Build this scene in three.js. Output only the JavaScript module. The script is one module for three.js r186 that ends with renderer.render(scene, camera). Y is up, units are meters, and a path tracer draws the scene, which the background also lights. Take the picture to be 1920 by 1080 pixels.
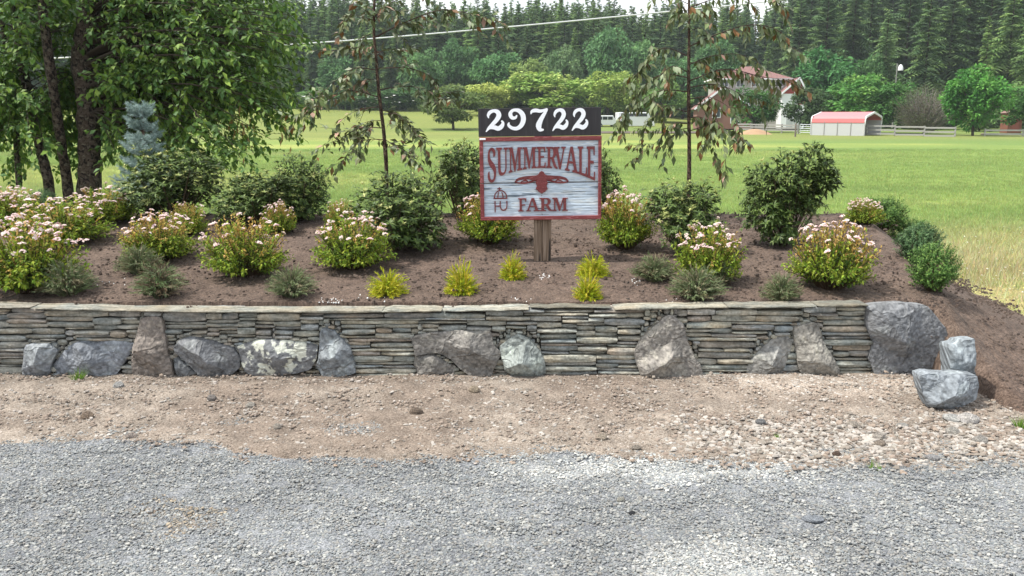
import * as THREE from 'three';
import { mergeGeometries, toCreasedNormals } from 'three/addons/utils/BufferGeometryUtils.js';
import { FontLoader } from 'three/addons/loaders/FontLoader.js';

// ---------------------------------------------------------------- camera, sky, sun, exposure
const scene = new THREE.Scene();
const EYE = 1.75, PITCH = 10.9 * Math.PI / 180, F = 1663;          // F: focal length in pixels of a 1920 x 1080 frame
const camera = new THREE.PerspectiveCamera(2 * Math.atan(540 / F) * 180 / Math.PI, 16 / 9, 0.1, 4000);
camera.position.set(0, EYE, 0); camera.rotation.x = -PITCH;
const renderer = new THREE.WebGLRenderer({ antialias: true });
renderer.toneMapping = THREE.LinearToneMapping; renderer.toneMappingExposure = 1.85;
renderer.shadowMap.enabled = true; renderer.shadowMap.type = THREE.PCFSoftShadowMap;
const SUN = new THREE.Vector3(-0.50, 0.84, -0.05).normalize();
const sun = new THREE.DirectionalLight(new THREE.Color(1.0, 0.955, 0.88), 3.2);
sun.position.copy(SUN).multiplyScalar(60); sun.target.position.set(0, 0, -8); sun.shadow.radius = 3.5;
sun.castShadow = true; Object.assign(sun.shadow.camera, { left: -25, right: 25, top: 25, bottom: -25, near: 1, far: 160 });
sun.shadow.mapSize.set(2048, 2048); scene.add(sun, sun.target);

// ---------------------------------------------------------------- random numbers, noise, colours
const rng = (s) => () => { s = (s + 0x6d2b79f5) | 0; let t = Math.imul(s ^ (s >>> 15), 1 | s); t = (t + Math.imul(t ^ (t >>> 7), 61 | t)) ^ t; return ((t ^ (t >>> 14)) >>> 0) / 4294967296; };
const clamp = (x, a = 0, b = 1) => Math.min(b, Math.max(a, x)), lerp = (a, b, t) => a + (b - a) * t;
const smooth = (a, b, x) => { const t = clamp((x - a) / (b - a)); return t * t * (3 - 2 * t); };
const hash = (x, y, s) => { let h = Math.imul(x, 374761393) ^ Math.imul(y, 668265263) ^ Math.imul(s, 2147483647 - 974711); h = Math.imul(h ^ (h >>> 13), 1274126177); return ((h ^ (h >>> 16)) >>> 0) / 4294967296; };
function vnoise(x, y, s = 1, px = 0, py = 0) {                        // value noise, periodic when px, py are given
  const xi = Math.floor(x), yi = Math.floor(y); let fx = x - xi, fy = y - yi; fx = fx * fx * (3 - 2 * fx); fy = fy * fy * (3 - 2 * fy);
  const m = (a, p) => p ? ((a % p) + p) % p : a;
  const a = hash(m(xi, px), m(yi, py), s), b = hash(m(xi + 1, px), m(yi, py), s), c = hash(m(xi, px), m(yi + 1, py), s), d = hash(m(xi + 1, px), m(yi + 1, py), s);
  return a + (b - a) * fx + (c - a + (a - b - c + d) * fx) * fy;
}
function fbm(x, y, o = 4, s = 1, px = 0, py = 0) { let v = 0, a = 0.5, n = 0; for (let i = 0; i < o; i++) { v += a * vnoise(x, y, s + i, px, py); n += a; a *= 0.5; x *= 2; y *= 2; px *= 2; py *= 2; } return v / n; }
const interp = (table, x) => { if (x <= table[0][0]) return table[0][1]; for (let i = 1; i < table.length; i++) if (x <= table[i][0]) return lerp(table[i - 1][1], table[i][1], (x - table[i - 1][0]) / (table[i][0] - table[i - 1][0])); return table[table.length - 1][1]; };
const lin = (v) => { v /= 255; return v <= 0.04045 ? v / 12.92 : ((v + 0.055) / 1.055) ** 2.4; };
const C = (r, g, b, k = 1) => [lin(r) * k, lin(g) * k, lin(b) * k];   // sRGB 0..255 -> linear
const mixc = (a, b, t) => [lerp(a[0], b[0], t), lerp(a[1], b[1], t), lerp(a[2], b[2], t)];
const vary = (c, R, a = 0.15, h = 0.05) => { const k = 1 + (R() - 0.5) * 2 * a; return [c[0] * k * (1 + (R() - 0.5) * 2 * h), c[1] * k, c[2] * k * (1 + (R() - 0.5) * 2 * h)]; };
const V = (x, y, z) => new THREE.Vector3(x, y, z);

// the sky: bright thin cloud with blue between, computed on a sphere
{
  const W = 1024, H = 512, data = new Float32Array(W * H * 4);
  for (let j = 0; j < H; j++) for (let i = 0; i < W; i++) {
    const el = ((j + 0.5) / H - 0.5) * Math.PI, az = ((i + 0.5) / W - 0.5) * 2 * Math.PI;
    const x = Math.cos(az) * Math.cos(el), y = Math.sin(el), z = Math.sin(az) * Math.cos(el);
    const up = clamp(y), k = 1 / (up + 0.22);
    const n = fbm(x * k * 1.4 + 7, z * k * 1.4 + 3, 6, 11), cl = smooth(0.36, 0.62, n);
    const sd = clamp(x * SUN.x + y * SUN.y + z * SUN.z), glow = 0.25 * Math.pow(sd, 8) + 0.5 * Math.pow(sd, 60);
    const hz = Math.exp(-up * 3.2);
    const blue = [lerp(0.40, 0.92, hz), lerp(0.50, 0.95, hz), lerp(0.66, 0.97, hz)], white = [0.98, 0.98, 0.98];
    const b = y < 0 ? smooth(0, -0.25, y) : 0, o = (j * W + i) * 4;
    for (let c = 0; c < 3; c++) data[o + c] = lerp((lerp(blue[c], white[c], cl * 0.85) + glow) * 0.92, 0.45, b);
    data[o + 3] = 1;
  }
  const sky = new THREE.DataTexture(data, W, H, THREE.RGBAFormat, THREE.FloatType);
  sky.mapping = THREE.EquirectangularReflectionMapping; sky.magFilter = THREE.LinearFilter; sky.needsUpdate = true;
  scene.background = sky; scene.environment = sky;
}
scene.fog = new THREE.FogExp2(new THREE.Color(0.72, 0.80, 0.84), 0.00027);

// ---------------------------------------------------------------- helpers
const names = new Map();
const numbered = (n) => { const k = names.get(n) ?? 0; names.set(n, k + 1); return k ? n + '_' + String(k).padStart(3, '0') : n; };
function tag(o, label, category, group, kind) { if (label) o.userData.label = label; if (category) o.userData.category = category; if (group) o.userData.group = group; if (kind) o.userData.kind = kind; return o; }
function thing(name, label, category, [x, y, z] = [0, 0, 0], turn = 0, group) { const o = new THREE.Group(); o.name = numbered(name); o.position.set(x, y, z); o.rotation.y = turn; scene.add(o); return tag(o, label, category, group); }
function part(name, geometry, material, parent, label) { const m = new THREE.Mesh(geometry, material); m.name = parent === scene ? numbered(name) : name; m.castShadow = m.receiveShadow = true; parent.add(m); if (label) m.userData.label = label; return m; }
function copyOf(root, label, category, [x, y, z], turn, scale, group) { const c = root.clone(); c.name = numbered(root.name.replace(/_\d+$/, '')); c.position.set(x, y, z); c.rotation.y = turn; c.scale.set(...scale); c.userData = {}; scene.add(c); return tag(c, label, category, group); }
const struct = (name, geometry, material) => tag(part(name, geometry, material, scene), null, null, null, 'structure');
const stuff = (m) => { m.userData.kind = 'stuff'; return m; };

// collects triangles with a colour per corner
class MB {
  constructor() { this.p = []; this.c = []; this.i = []; this.u = []; }
  v(x, y, z, c, u = 0, w = 0) { this.p.push(x, y, z); this.c.push(c[0], c[1], c[2]); this.u.push(u, w); return this.p.length / 3 - 1; }
  t(a, b, c) { this.i.push(a, b, c); }
  leaf(p, d, n, len, wid, c, fold = 0.12, curl = 0.15) {
    const sx = d.y * n.z - d.z * n.y, sy = d.z * n.x - d.x * n.z, sz = d.x * n.y - d.y * n.x, f = fold * wid, h = wid / 2, m = len * 0.45, q = curl * len;
    const a = this.v(p.x, p.y, p.z, c, 0.5, 0), l = this.v(p.x + d.x * m + sx * h + n.x * f, p.y + d.y * m + sy * h + n.y * f, p.z + d.z * m + sz * h + n.z * f, c, 0, 0.45);
    const r = this.v(p.x + d.x * m - sx * h + n.x * f, p.y + d.y * m - sy * h + n.y * f, p.z + d.z * m - sz * h + n.z * f, c, 1, 0.45);
    const k = this.v(p.x + d.x * m, p.y + d.y * m, p.z + d.z * m, c, 0.5, 0.45), t = this.v(p.x + d.x * len - n.x * q, p.y + d.y * len - n.y * q, p.z + d.z * len - n.z * q, c, 0.5, 1);
    this.i.push(a, k, l, a, r, k, l, k, t, k, r, t);
  }
  blade(p, d, side, len, wid, c) {                                   // one long triangle
    const a = this.v(p.x - side.x * wid / 2, p.y - side.y * wid / 2, p.z - side.z * wid / 2, c), b = this.v(p.x + side.x * wid / 2, p.y + side.y * wid / 2, p.z + side.z * wid / 2, c);
    const t = this.v(p.x + d.x * len, p.y + d.y * len, p.z + d.z * len, c); this.i.push(a, b, t);
  }
  tube(pts, radii, sides, c, uvScale = 1, wob = 0) {
    let up = V(0.31, 0.17, 0.93), prev = null, run = 0;
    for (let k = 0; k < pts.length; k++) {
      const t = V().subVectors(pts[Math.min(k + 1, pts.length - 1)], pts[Math.max(k - 1, 0)]).normalize();
      const s = V().crossVectors(t, up).normalize(); up = V().crossVectors(s, t).normalize();
      if (k) run += pts[k].distanceTo(pts[k - 1]);
      const ring = [], r0 = Array.isArray(radii) ? radii[k] : radii;
      for (let j = 0; j <= sides; j++) { const a = j % sides / sides * Math.PI * 2, r = r0 * (1 + wob * (vnoise((j % sides) * 1.7, run * 9, 5) - 0.5)); ring.push(this.v(pts[k].x + (s.x * Math.cos(a) + up.x * Math.sin(a)) * r, pts[k].y + (s.y * Math.cos(a) + up.y * Math.sin(a)) * r, pts[k].z + (s.z * Math.cos(a) + up.z * Math.sin(a)) * r, c, j / sides * Math.max(1, Math.round(r0 * 6.28 / uvScale)), run / uvScale)); }
      if (prev) for (let j = 0; j < sides; j++) { this.t(prev[j], ring[j], prev[j + 1]); this.t(prev[j + 1], ring[j], ring[j + 1]); }
      prev = ring;
    }
  }
  add(geo, c, m) { const g = m ? geo.clone().applyMatrix4(m) : geo, P = g.attributes.position, U = g.attributes.uv, n0 = this.p.length / 3; for (let k = 0; k < P.count; k++) this.v(P.getX(k), P.getY(k), P.getZ(k), c, U ? U.getX(k) : 0, U ? U.getY(k) : 0); if (g.index) for (const k of g.index.array) this.i.push(k + n0); else for (let k = 0; k < P.count; k++) this.i.push(k + n0); }
  geo(creased) {
    let g = new THREE.BufferGeometry();
    g.setAttribute('position', new THREE.Float32BufferAttribute(this.p, 3)); g.setAttribute('color', new THREE.Float32BufferAttribute(this.c, 3)); g.setAttribute('uv', new THREE.Float32BufferAttribute(this.u, 2));
    g.setIndex(this.i); if (creased) g = toCreasedNormals(g, creased); else g.computeVertexNormals(); return g;
  }
}
function box(w, h, d, x = 0, y = 0, z = 0) { const g = new THREE.BoxGeometry(w, h, d); g.translate(x, y, z); return g; }
function extruded(shape, depth, bevel = 0, segs = 4) { return new THREE.ExtrudeGeometry(shape, { depth, bevelEnabled: bevel > 0, bevelThickness: bevel, bevelSize: bevel, bevelOffset: -bevel, bevelSegments: 1, curveSegments: segs }); }
const poly = (pts) => new THREE.Shape(pts.map(([x, y]) => new THREE.Vector2(x, y)));

function tex(w, h, fn, srgb = true) {
  const d = new Uint8Array(w * h * 4);
  for (let y = 0; y < h; y++) for (let x = 0; x < w; x++) { const c = fn(x / w, y / h), o = (y * w + x) * 4; if (Array.isArray(c)) { d[o] = clamp(c[0], 0, 255); d[o + 1] = clamp(c[1], 0, 255); d[o + 2] = clamp(c[2], 0, 255); } else d[o] = d[o + 1] = d[o + 2] = clamp(c, 0, 255); d[o + 3] = 255; }
  const t = new THREE.DataTexture(d, w, h, THREE.RGBAFormat); t.wrapS = t.wrapT = THREE.RepeatWrapping; t.magFilter = t.minFilter = THREE.LinearFilter; if (srgb) t.colorSpace = THREE.SRGBColorSpace; t.needsUpdate = true; return t;
}
const rep = (t, u, v = u) => { const c = t.clone(); c.repeat.set(u, v); c.needsUpdate = true; return c; };
const mat = (o) => new THREE.MeshStandardMaterial({ roughness: 0.9, ...o });
const leafMat = (rough, through, o = {}) => new THREE.MeshPhysicalMaterial({ vertexColors: true, roughness: rough, transmission: through, thickness: 0, side: THREE.DoubleSide, ...o });

// ---------------------------------------------------------------- where a pixel of the photograph lies
const CP = Math.cos(PITCH), SP = Math.sin(PITCH);
function ray(px, py) { const u = (px - 960) / F, v = (540 - py) / F, y = v * CP - SP, z = CP + v * SP; return [u / z, y / z]; }   // x and y per metre of distance
const at = (px, py, d) => { const [a, b] = ray(px, py); return V(a * d, EYE + b * d, -d); };
const scaleAt = (p) => F / (-p.z * CP + (EYE - p.y) * SP);            // pixels per metre there

// ---------------------------------------------------------------- textures of the ground
const T_gravel = tex(1024, 1024, (u, v) => { const g = fbm(u * 200, v * 200, 2, 3, 200, 200), b = fbm(u * 6, v * 6, 3, 9, 6, 6), s = (g - 0.5) * 150 + (b - 0.5) * 40; return [160 + s, 163 + s, 168 + s]; });
const T_bumpF = tex(512, 512, (u, v) => 255 * fbm(u * 24, v * 24, 5, 21, 24, 24), false);
const T_dirt = tex(1024, 1024, (u, v) => { const g = fbm(u * 160, v * 160, 3, 4, 160, 160), b = fbm(u * 7, v * 7, 4, 8, 7, 7), s = (g - 0.5) * 110, w = (b - 0.5) * 60; return [140 + s + w, 127 + s + w * 0.95, 115 + s + w * 0.9]; });
const T_soil = tex(1024, 1024, (u, v) => { const g = fbm(u * 110, v * 110, 4, 5, 110, 110), b = fbm(u * 9, v * 9, 4, 6, 9, 9), p = hash(Math.floor(u * 1024), Math.floor(v * 1024), 8), s = (g - 0.5) * 105 + (b - 0.5) * 55 + (p > 0.985 ? 45 : 0); return [130 + s, 113 + s * 0.95, 102 + s * 0.9]; });
const T_grass = tex(1024, 1024, (u, v) => { const a = fbm(u * 130, v * 130, 3, 31, 130, 130), b = fbm(u * 11, v * 11, 4, 33, 11, 11), s = (a - 0.5) * 120, w = (b - 0.5); return [168 + s + w * 50, 188 + s + w * 18, 122 + s * 0.7 + w * 36]; });

// ---------------------------------------------------------------- ground heights (d: metres in front of the camera)
const lum = (x, d) => fbm(x * 1.3 + 40, d * 1.3 + 40, 4, 17) - 0.5;
const farRise = (x, d) => lerp(3.4, 1.4, smooth(-20, 50, x)) * smooth(108, 178, d) - 0.04;
const roadH = (x, d) => 0.012 * (fbm(x * 0.9 + 9, d * 1.4 + 5, 3, 41) - 0.5) * 2;
const EDGE = [[-6, 4.66], [-2.9, 4.63], [-1.9, 4.58], [-1.3, 4.47], [-0.3, 4.40], [0.3, 4.42], [0.7, 4.36], [1.4, 4.24], [2.2, 4.20], [3.0, 4.20], [6, 4.1]];
const dirtH = (x, d) => {
  const e = d - interp(EDGE, x) + 0.24 * (fbm(x * 3.1, d * 3.1, 4, 77) - 0.5);
  const ridge = 0.05 * Math.exp(-(((d - 5.52 - 0.08 * lum(x, 1)) / 0.16) ** 2)) * smooth(1.6, -0.4, x) ;
  return clamp(e * 0.22, -0.05, 0.010) + ridge * 0.5 + 0.0 + 0.022 * smooth(0.6, 1.9, x) * Math.exp(-(((d - 5.62) / 0.3) ** 2)) + 0.026 * (fbm(x * 5, d * 5, 4, 78) - 0.5) * smooth(0, 0.3, e);
};
const frontFoot = (x) => lerp(5.99, 4.92, smooth(2.78, 3.12, x)), frontRun = (x) => lerp(0.06, 1.45, smooth(2.75, 3.2, x));
const bedEdge = (d) => 3.08 + 0.17 * (d - 6.3), bedFoot = (d) => 4.55 + 0.10 * (d - 5.2);
function bedH(x, d) {
  let t = 0.47 + 0.10 * (Math.min(d, 9.2) - 5.95) + 0.03 * (fbm(x * 0.8 + 3, d * 0.8, 2, 55) - 0.5) * smooth(6.1, 6.6, d);
  t -= 0.2 * Math.max(0, d - 9.0) ** 1.25;
  t *= clamp((d - frontFoot(x)) / frontRun(x), -0.3, 1);
  const e = bedEdge(d), f = bedFoot(d); if (x > e) { const s = clamp((x - e) / (f - e), 0, 1.3); t = t * (1 - Math.sin(Math.min(s, 1) * Math.PI / 2) ** 1.25) - (s > 1 ? (s - 1) * 0.4 : 0) - 0.06 * s; }
  if (x < -7) t -= (-7 - x) * 0.3;
  return t + 0.02 * (fbm(x * 4.3, d * 4.3, 4, 56) - 0.5) * smooth(6.0, 6.3, d) + 0.012 * (fbm(x * 17, d * 17, 3, 57) - 0.5);
}
const groundAt = (x, d) => Math.max(bedH(x, d), d < 8 ? Math.max(roadH(x, d), dirtH(x, d)) : farRise(x, d));
function onBed(px, py) {                                             // where the ray of a pixel meets the bed or the ground
  const [a, b] = ray(px, py); for (let d = 5.9; d < 30; d += 0.01) if (EYE + b * d <= groundAt(a * d, d) || d > 9.15) return V(a * d, groundAt(a * d, d), -d); return V(a * 12, groundAt(a * 12, 12), -12);
}
function onFront(px, py) { const [a, b] = ray(px, py); for (let d = 2.5; d < 5.9; d += 0.004) { const h = Math.max(roadH(a * d, d), dirtH(a * d, d)); if (EYE + b * d <= h) return V(a * d, h, -d); } return at(px, py, 5.5); }

function sheet(xs, ds, h, color, uvm) {
  const m = new MB(), n = xs.length;
  for (const d of ds) for (const x of xs) m.v(x, h(x, d), -d, color(x, d), x / uvm, d / uvm);
  for (let j = 0; j + 1 < ds.length; j++) for (let i = 0; i + 1 < n; i++) { const a = j * n + i; m.i.push(a, a + 1, a + n, a + 1, a + n + 1, a + n); }
  return m.geo();
}
const span = (a, b, n) => Array.from({ length: n + 1 }, (_, i) => a + (b - a) * i / n);
const W1 = [1, 1, 1];
{
  // pasture out to the horizon: mown stripes, drier and greener patches, a worn track at the right
  const G = C(152, 172, 86, 1), Y = C(184, 190, 106, 1), D = C(124, 154, 72, 1), S = C(196, 180, 140, 1), O = C(148, 154, 78, 1);
  const xs = [], ds = []; for (let i = -90; i <= 90; i++) xs.push(Math.sinh(i / 90 * 5.2) * 12.5); for (let j = -20; j <= 200; j++) ds.push(Math.sinh(j / 200 * 6.0) * 6);
  const col = (x, d) => {
    let c = mixc(G, Y, smooth(0.42, 0.66, fbm(x * 0.07 + 5, d * 0.16, 4, 61)));
    c = mixc(c, D, 0.95 * smooth(0.46, 0.64, fbm(x * 0.05, d * 0.22 + 9, 4, 62)));
    c = mixc(c, O, smooth(62, 84, d) * 0.8); c = mixc(c, D, smooth(0.55, 0.6, fbm(x * 0.02, d * 0.05, 3, 64)) * smooth(84, 110, d) * 0.6);
    const w = (d - 8.6 - 0.5 * (fbm(x * 1.1, d, 3, 63) - 0.5)); c = mixc(c, C(206, 196, 136), smooth(18, 10, d) * smooth(2.8, 4.4, x) * 0.85);
    c = mixc(c, S, smooth(2.2, 0.4, Math.abs(w)) * smooth(4.2, 4.8, x) * 0.9);
    return [c[0] / 0.46, c[1] / 0.56, c[2] / 0.30].map((k) => k * 0.58);
  };
  struct('pasture', sheet(xs, ds, (x, d) => farRise(x, d) + (d > 7 ? 0.05 * (fbm(x * 0.5, d * 0.5, 3, 65) - 0.5) : -0.05) - smooth(8, 6, d) * 0.1, col, 1.7), mat({ map: T_grass, bumpMap: T_bumpF, bumpScale: 0.02, vertexColors: true, roughness: 1 }));

  // grey gravel road with pale dusty patches and rusty stains
  const rx = [-60, -40, -25, -15, -10, ...span(-7, 7, 150), 10, 15, 25, 40, 60], rd = [-8, -5, -3, -1, 0.5, 1.5, ...span(2.2, 5.3, 66)];
  const rc = (x, d) => { const b = fbm(x * 2.1, d * 2.1, 3, 43); let c = mixc([0.31, 0.31, 0.31], [0.43, 0.43, 0.425], smooth(0.35, 0.65, b)); c = mixc(c, [0.62, 0.60, 0.55], pale(x, d)); c = mixc(c, [0.50, 0.36, 0.24], rust(x, d)); return c.map((k) => k * 1.12); };
  struct('gravel_road', sheet(rx, rd, roadH, rc, 1.1), mat({ map: T_gravel, bumpMap: T_bumpF, bumpScale: 0.012, vertexColors: true, roughness: 1 }));

  // the strip of stony dirt between road and wall
  const dx = [-20, -14, -10, ...span(-7, 7, 210), 10, 14, 20], dd = span(3.9, 6.6, 80);
  const dc = (x, d) => { const b = fbm(x * 1.7 + 2, d * 2.6, 4, 44); let c = mixc([0.62, 0.60, 0.58], [0.80, 0.82, 0.82], smooth(0.34, 0.66, b)); c = mixc(c, [1.18, 1.22, 1.24], smooth(0.9, 1.9, x) * Math.exp(-(((d - 5.62) / 0.28) ** 2)) * smooth(2.8, 2.5, x)); return c; };
  struct('dirt_shoulder', sheet(dx, dd, dirtH, dc, 0.9), mat({ map: T_dirt, bumpMap: T_bumpF, bumpScale: 0.02, vertexColors: true, roughness: 1 }));

  // the raised bed of dark soil
  const bx = [-12, -10, -9, ...span(-8, 5.6, 250)], bd = [...span(4.75, 5.9, 26), 5.96, 5.985, 6.0, 6.02, ...span(6.05, 10, 95), 10.4, 11, 12, 13, 14];
  const bc = (x, d) => { const k = lerp(0.86, 1.1, fbm(x * 2.3, d * 2.3, 4, 58)); return [k, k * lerp(0.97, 1.0, fbm(x, d, 2, 59)), k * 0.97]; };
  struct('planting_bed', sheet(bx, bd, bedH, bc, 0.8), mat({ map: T_soil, bumpMap: T_bumpF, bumpScale: 0.025, vertexColors: true, color: new THREE.Color(0.41, 0.382, 0.36), roughness: 1 }));
}
function pale(x, d) { const a = Math.hypot((x - 0.78) / 0.46, (d - 3.24) / 0.27), b = Math.hypot((x - 0.72) / 0.75, (d - 4.22) / 0.10), n = fbm(x * 5, d * 5, 3, 45) - 0.5; return clamp(smooth(1.15, 0.6, a + n * 0.9) * 0.85 + smooth(1.2, 0.6, b + n) * 0.8); }
function rust(x, d) { const n = fbm(x * 9, d * 9, 3, 46) - 0.5; return 0.85 * clamp(smooth(1, 0.4, Math.hypot((x + 1.62) / 0.12, (d - 3.74) / 0.05) + n * 1.5) + smooth(1, 0.4, Math.hypot((x + 1.4) / 0.14, (d - 3.62) / 0.08) + n * 1.6)); }

// a chip of broken stone
function chip(m, R, x, y, z, s, flat, c, sink = 0.25) {
  const n = 5 + Math.floor(R() * 2), a0 = R() * 6.28, top = [], bot = [], e = 0.6 + R() * 0.4, q = R() * 6.28, tx = (R() - 0.5) * 0.55, tz = (R() - 0.5) * 0.55, h = s * flat * (0.6 + R() * 0.8);
  for (let k = 0; k < n; k++) { const a = a0 + (k + (R() - 0.5) * 0.6) / n * 6.28, r = s * (0.75 + R() * 0.4); let px = Math.cos(a) * r, pz = Math.sin(a) * r * e; [px, pz] = [px * Math.cos(q) - pz * Math.sin(q), px * Math.sin(q) + pz * Math.cos(q)]; const lift = px * tx + pz * tz; top.push(m.v(x + px * 0.75, y + h * (0.8 - sink) + lift * 0.75, z + pz * 0.75, c)); bot.push(m.v(x + px, y - h * sink + lift, z + pz, c)); }
  const t = m.v(x, y + h * (1 - sink), z, c);
  for (let k = 0; k < n; k++) { const l = (k + 1) % n; m.t(t, top[l], top[k]); m.t(top[k], top[l], bot[l]); m.t(top[k], bot[l], bot[k]); }
}
function scatter(name, label, category, geometry, material, places, R) {
  const im = new THREE.InstancedMesh(geometry, material, places.length), M = new THREE.Matrix4(), q = new THREE.Quaternion(), c = new THREE.Color();
  places.forEach(([x, y, z, s, col, tilt], k) => { q.setFromEuler(new THREE.Euler((tilt ?? 0) * (R() - 0.5), R() * 6.28, (tilt ?? 0) * (R() - 0.5))); M.compose(V(x, y, z), q, V(s, s, s)); im.setMatrixAt(k, M); im.setColorAt(k, c.setRGB(...col)); });
  im.name = numbered(name); im.castShadow = im.receiveShadow = true; scene.add(im); return tag(im, label, category, null, 'stuff');
}
{
  const R = rng(101), m = new MB(), pal = [C(172, 176, 178), C(150, 156, 160), C(190, 193, 194), C(134, 140, 146), C(178, 178, 174), C(160, 164, 167), C(196, 196, 193), C(166, 164, 160)];
  for (let k = 0; k < 250; k++) { const s = 0.003 + 0.0075 * R() ** 2.4, c = vary(pal[Math.floor(R() * pal.length)], R, 0.2, 0.02); chip(m, R, (R() - 0.5) * 0.24, 0, (R() - 0.5) * 0.24, s, 0.34, [c[0] * 0.55, c[1] * 0.545, c[2] * 0.53], 0.25); }
  const P = [];
  for (let d = 2.4; d < 5.0; d += 0.105) for (let x = -5.2; x < 5.2; x += 0.105) { const X = x + (R() - 0.5) * 0.1, D = d + (R() - 0.5) * 0.1, H = roadH(X, D); if (Math.abs(X) > 0.75 * D + 0.8 || H < dirtH(X, D) - 0.004) continue; const p = pale(X, D), r = rust(X, D), b = lerp(0.8, 1.15, fbm(X * 2.1, D * 2.1, 3, 43)) * lerp(1, 1.75, p); P.push([X, H + 0.001, -D, 0.85 + R() * 0.4, [b * lerp(1, 1.12, r), b * lerp(1, 0.9, r) * lerp(1, 0.985, p), b * lerp(1, 0.66, r) * lerp(1, 0.95, p)], 0.12]); }
  scatter('gravel', 'loose grey crushed gravel covering the road in the foreground', 'gravel', m.geo(0.5), mat({ vertexColors: true, roughness: 0.95 }), P, R);
  const q = new MB(); const pd = [C(202, 188, 172), C(184, 166, 150), C(214, 204, 192), C(172, 154, 138), C(190, 182, 172), C(164, 146, 132)];
  for (let k = 0; k < 130; k++) { const s = 0.0025 + 0.012 * R() ** 4; chip(q, R, (R() - 0.5) * 0.3, 0, (R() - 0.5) * 0.3, s, 0.45, vary(pd[Math.floor(R() * pd.length)], R, 0.14, 0.02).map((c) => c * 0.54), 0.45); }
  const Q = [];
  for (let d = 4.15; d < 5.86; d += 0.14) for (let x = -5; x < 5; x += 0.14) { const X = x + (R() - 0.5) * 0.12, D = d + (R() - 0.5) * 0.12, H = dirtH(X, D); const more = smooth(0.2, 1.6, X); if (H < roadH(X, D) || H < bedH(X, D) || R() > 0.6 + 0.5 * fbm(X * 1.5, D * 2, 3, 47) + 0.2 * more - 0.15) continue; const b = 0.9 + R() * 0.2 + 0.2 * smooth(0.9, 1.9, X) * Math.exp(-(((D - 5.62) / 0.3) ** 2)); Q.push([X, H + 0.001, -D, 0.8 + R() * 0.5 + 0.5 * more * smooth(5.2, 4.6, D), [b, b, b], 0.12]); }
  scatter('dirt_pebbles', 'small tan pebbles lying in the dirt strip before the stone wall', 'pebbles', q.geo(0.5), mat({ vertexColors: true, roughness: 0.95 }), Q, R);
  // bigger flat rubble: a pale patch at the wall foot and a loose pile at the right
  const f = new MB(); for (let k = 0; k < 7; k++) chip(f, R, (R() - 0.5) * 0.16, 0, (R() - 0.5) * 0.16, 0.007 + 0.014 * R() ** 1.5, 0.4, vary([C(206, 198, 188), C(190, 180, 168), C(214, 208, 200), C(178, 168, 158)][Math.floor(R() * 4)], R, 0.2, 0.02).map((c) => c * 0.47), 0.45);
  const Fp = []; for (let k = 0; k < 260; k++) { const X = 1.3 + 1.35 * R(), D = 5.84 - 0.42 * R() * smooth(1.2, 1.8, X), H = dirtH(X, D); if (H < bedH(X, D)) continue; const b = 1.15 + R() * 0.25; Fp.push([X, H - 0.001, -D, 0.3 + R() * 0.3, [b, b * 1.02, b * 1.03], 0.2]); }
  for (let k = 0; k < 620; k++) { const u = R(), X = u < 0.7 ? 1.9 + (R() + R() - 1) * 1.15 : -3.2 + R() * 6.4, D = u < 0.7 ? 4.62 + (R() + R() - 1) * 0.42 : 4.5 + R() * 1.3, H = dirtH(X, D); if (H < roadH(X, D) - 0.002 || H < bedH(X, D)) continue; const b = 0.85 + R() * 0.3; Fp.push([X, H + 0.002, -D, u < 0.7 ? 0.8 + R() * 0.7 : 0.5 + R() * 0.5, [b, b * 0.99, b * 0.97], 0.2]); }
  scatter('rubble', 'loose flat tan stones littering the dirt, thickest at the right', 'stones', f.geo(0.5), mat({ vertexColors: true, roughness: 0.95 }), Fp, R);
  const s = new MB(); for (let k = 0; k < 60; k++) chip(s, R, (R() - 0.5) * 0.34, 0, (R() - 0.5) * 0.34, 0.0025 + 0.013 * R() ** 3.5, 0.9, vary(C(110, 94, 83), R, 0.3, 0.04).map((c) => c * 0.5), 0.4);
  const B = [];
  for (let d = 4.9; d < 10; d += 0.17) for (let x = -6.5; x < 4.9; x += 0.17) { const X = x + (R() - 0.5) * 0.16, D = d + (R() - 0.5) * 0.16; if (D < frontFoot(X) + 0.12 || X > bedFoot(D) || R() < 0.4) continue; const b = 0.8 + R() * 0.5; B.push([X, bedH(X, D), -D, 0.8 + R() * 0.5, [b, b, b], 0.2]); }
  scatter('soil_clods', 'crumbs and clods of dark brown soil on the planting bed', 'soil', s.geo(0.6), mat({ vertexColors: true, roughness: 1 }), B, R);
}

// ---------------------------------------------------------------- the dry stone wall
const WD = 5.88;
const T_stone = tex(1024, 512, (u, v) => { const a = fbm(u * 12, v * 70, 4, 71, 12, 70), b = fbm(u * 90, v * 90, 3, 72, 90, 90), c = fbm(u * 7, v * 9, 3, 73, 7, 9), s = (a - 0.5) * 120 + (b - 0.5) * 80, w = (c - 0.5) * 60; return [200 + s + w, 198 + s + w * 0.5, 190 + s]; });
const T_stoneB = tex(512, 512, (u, v) => 255 * clamp(0.6 * fbm(u * 8, v * 60, 4, 74, 8, 60) + 0.4 * fbm(u * 60, v * 60, 3, 75, 60, 60)), false);
const T_rock = tex(1024, 1024, (u, v) => { const a = fbm(u * 60, v * 60, 4, 81, 60, 60), b = fbm(u * 8, v * 8, 5, 82, 8, 8), l = smooth(0.56, 0.66, fbm(u * 14, v * 14, 4, 83, 14, 14)) * smooth(0.45, 0.6, b), s = (a - 0.5) * 120 + (b - 0.5) * 50; return [178 + s + 22 * l, 180 + s + 23 * l, 182 + s + 20 * l]; });
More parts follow.
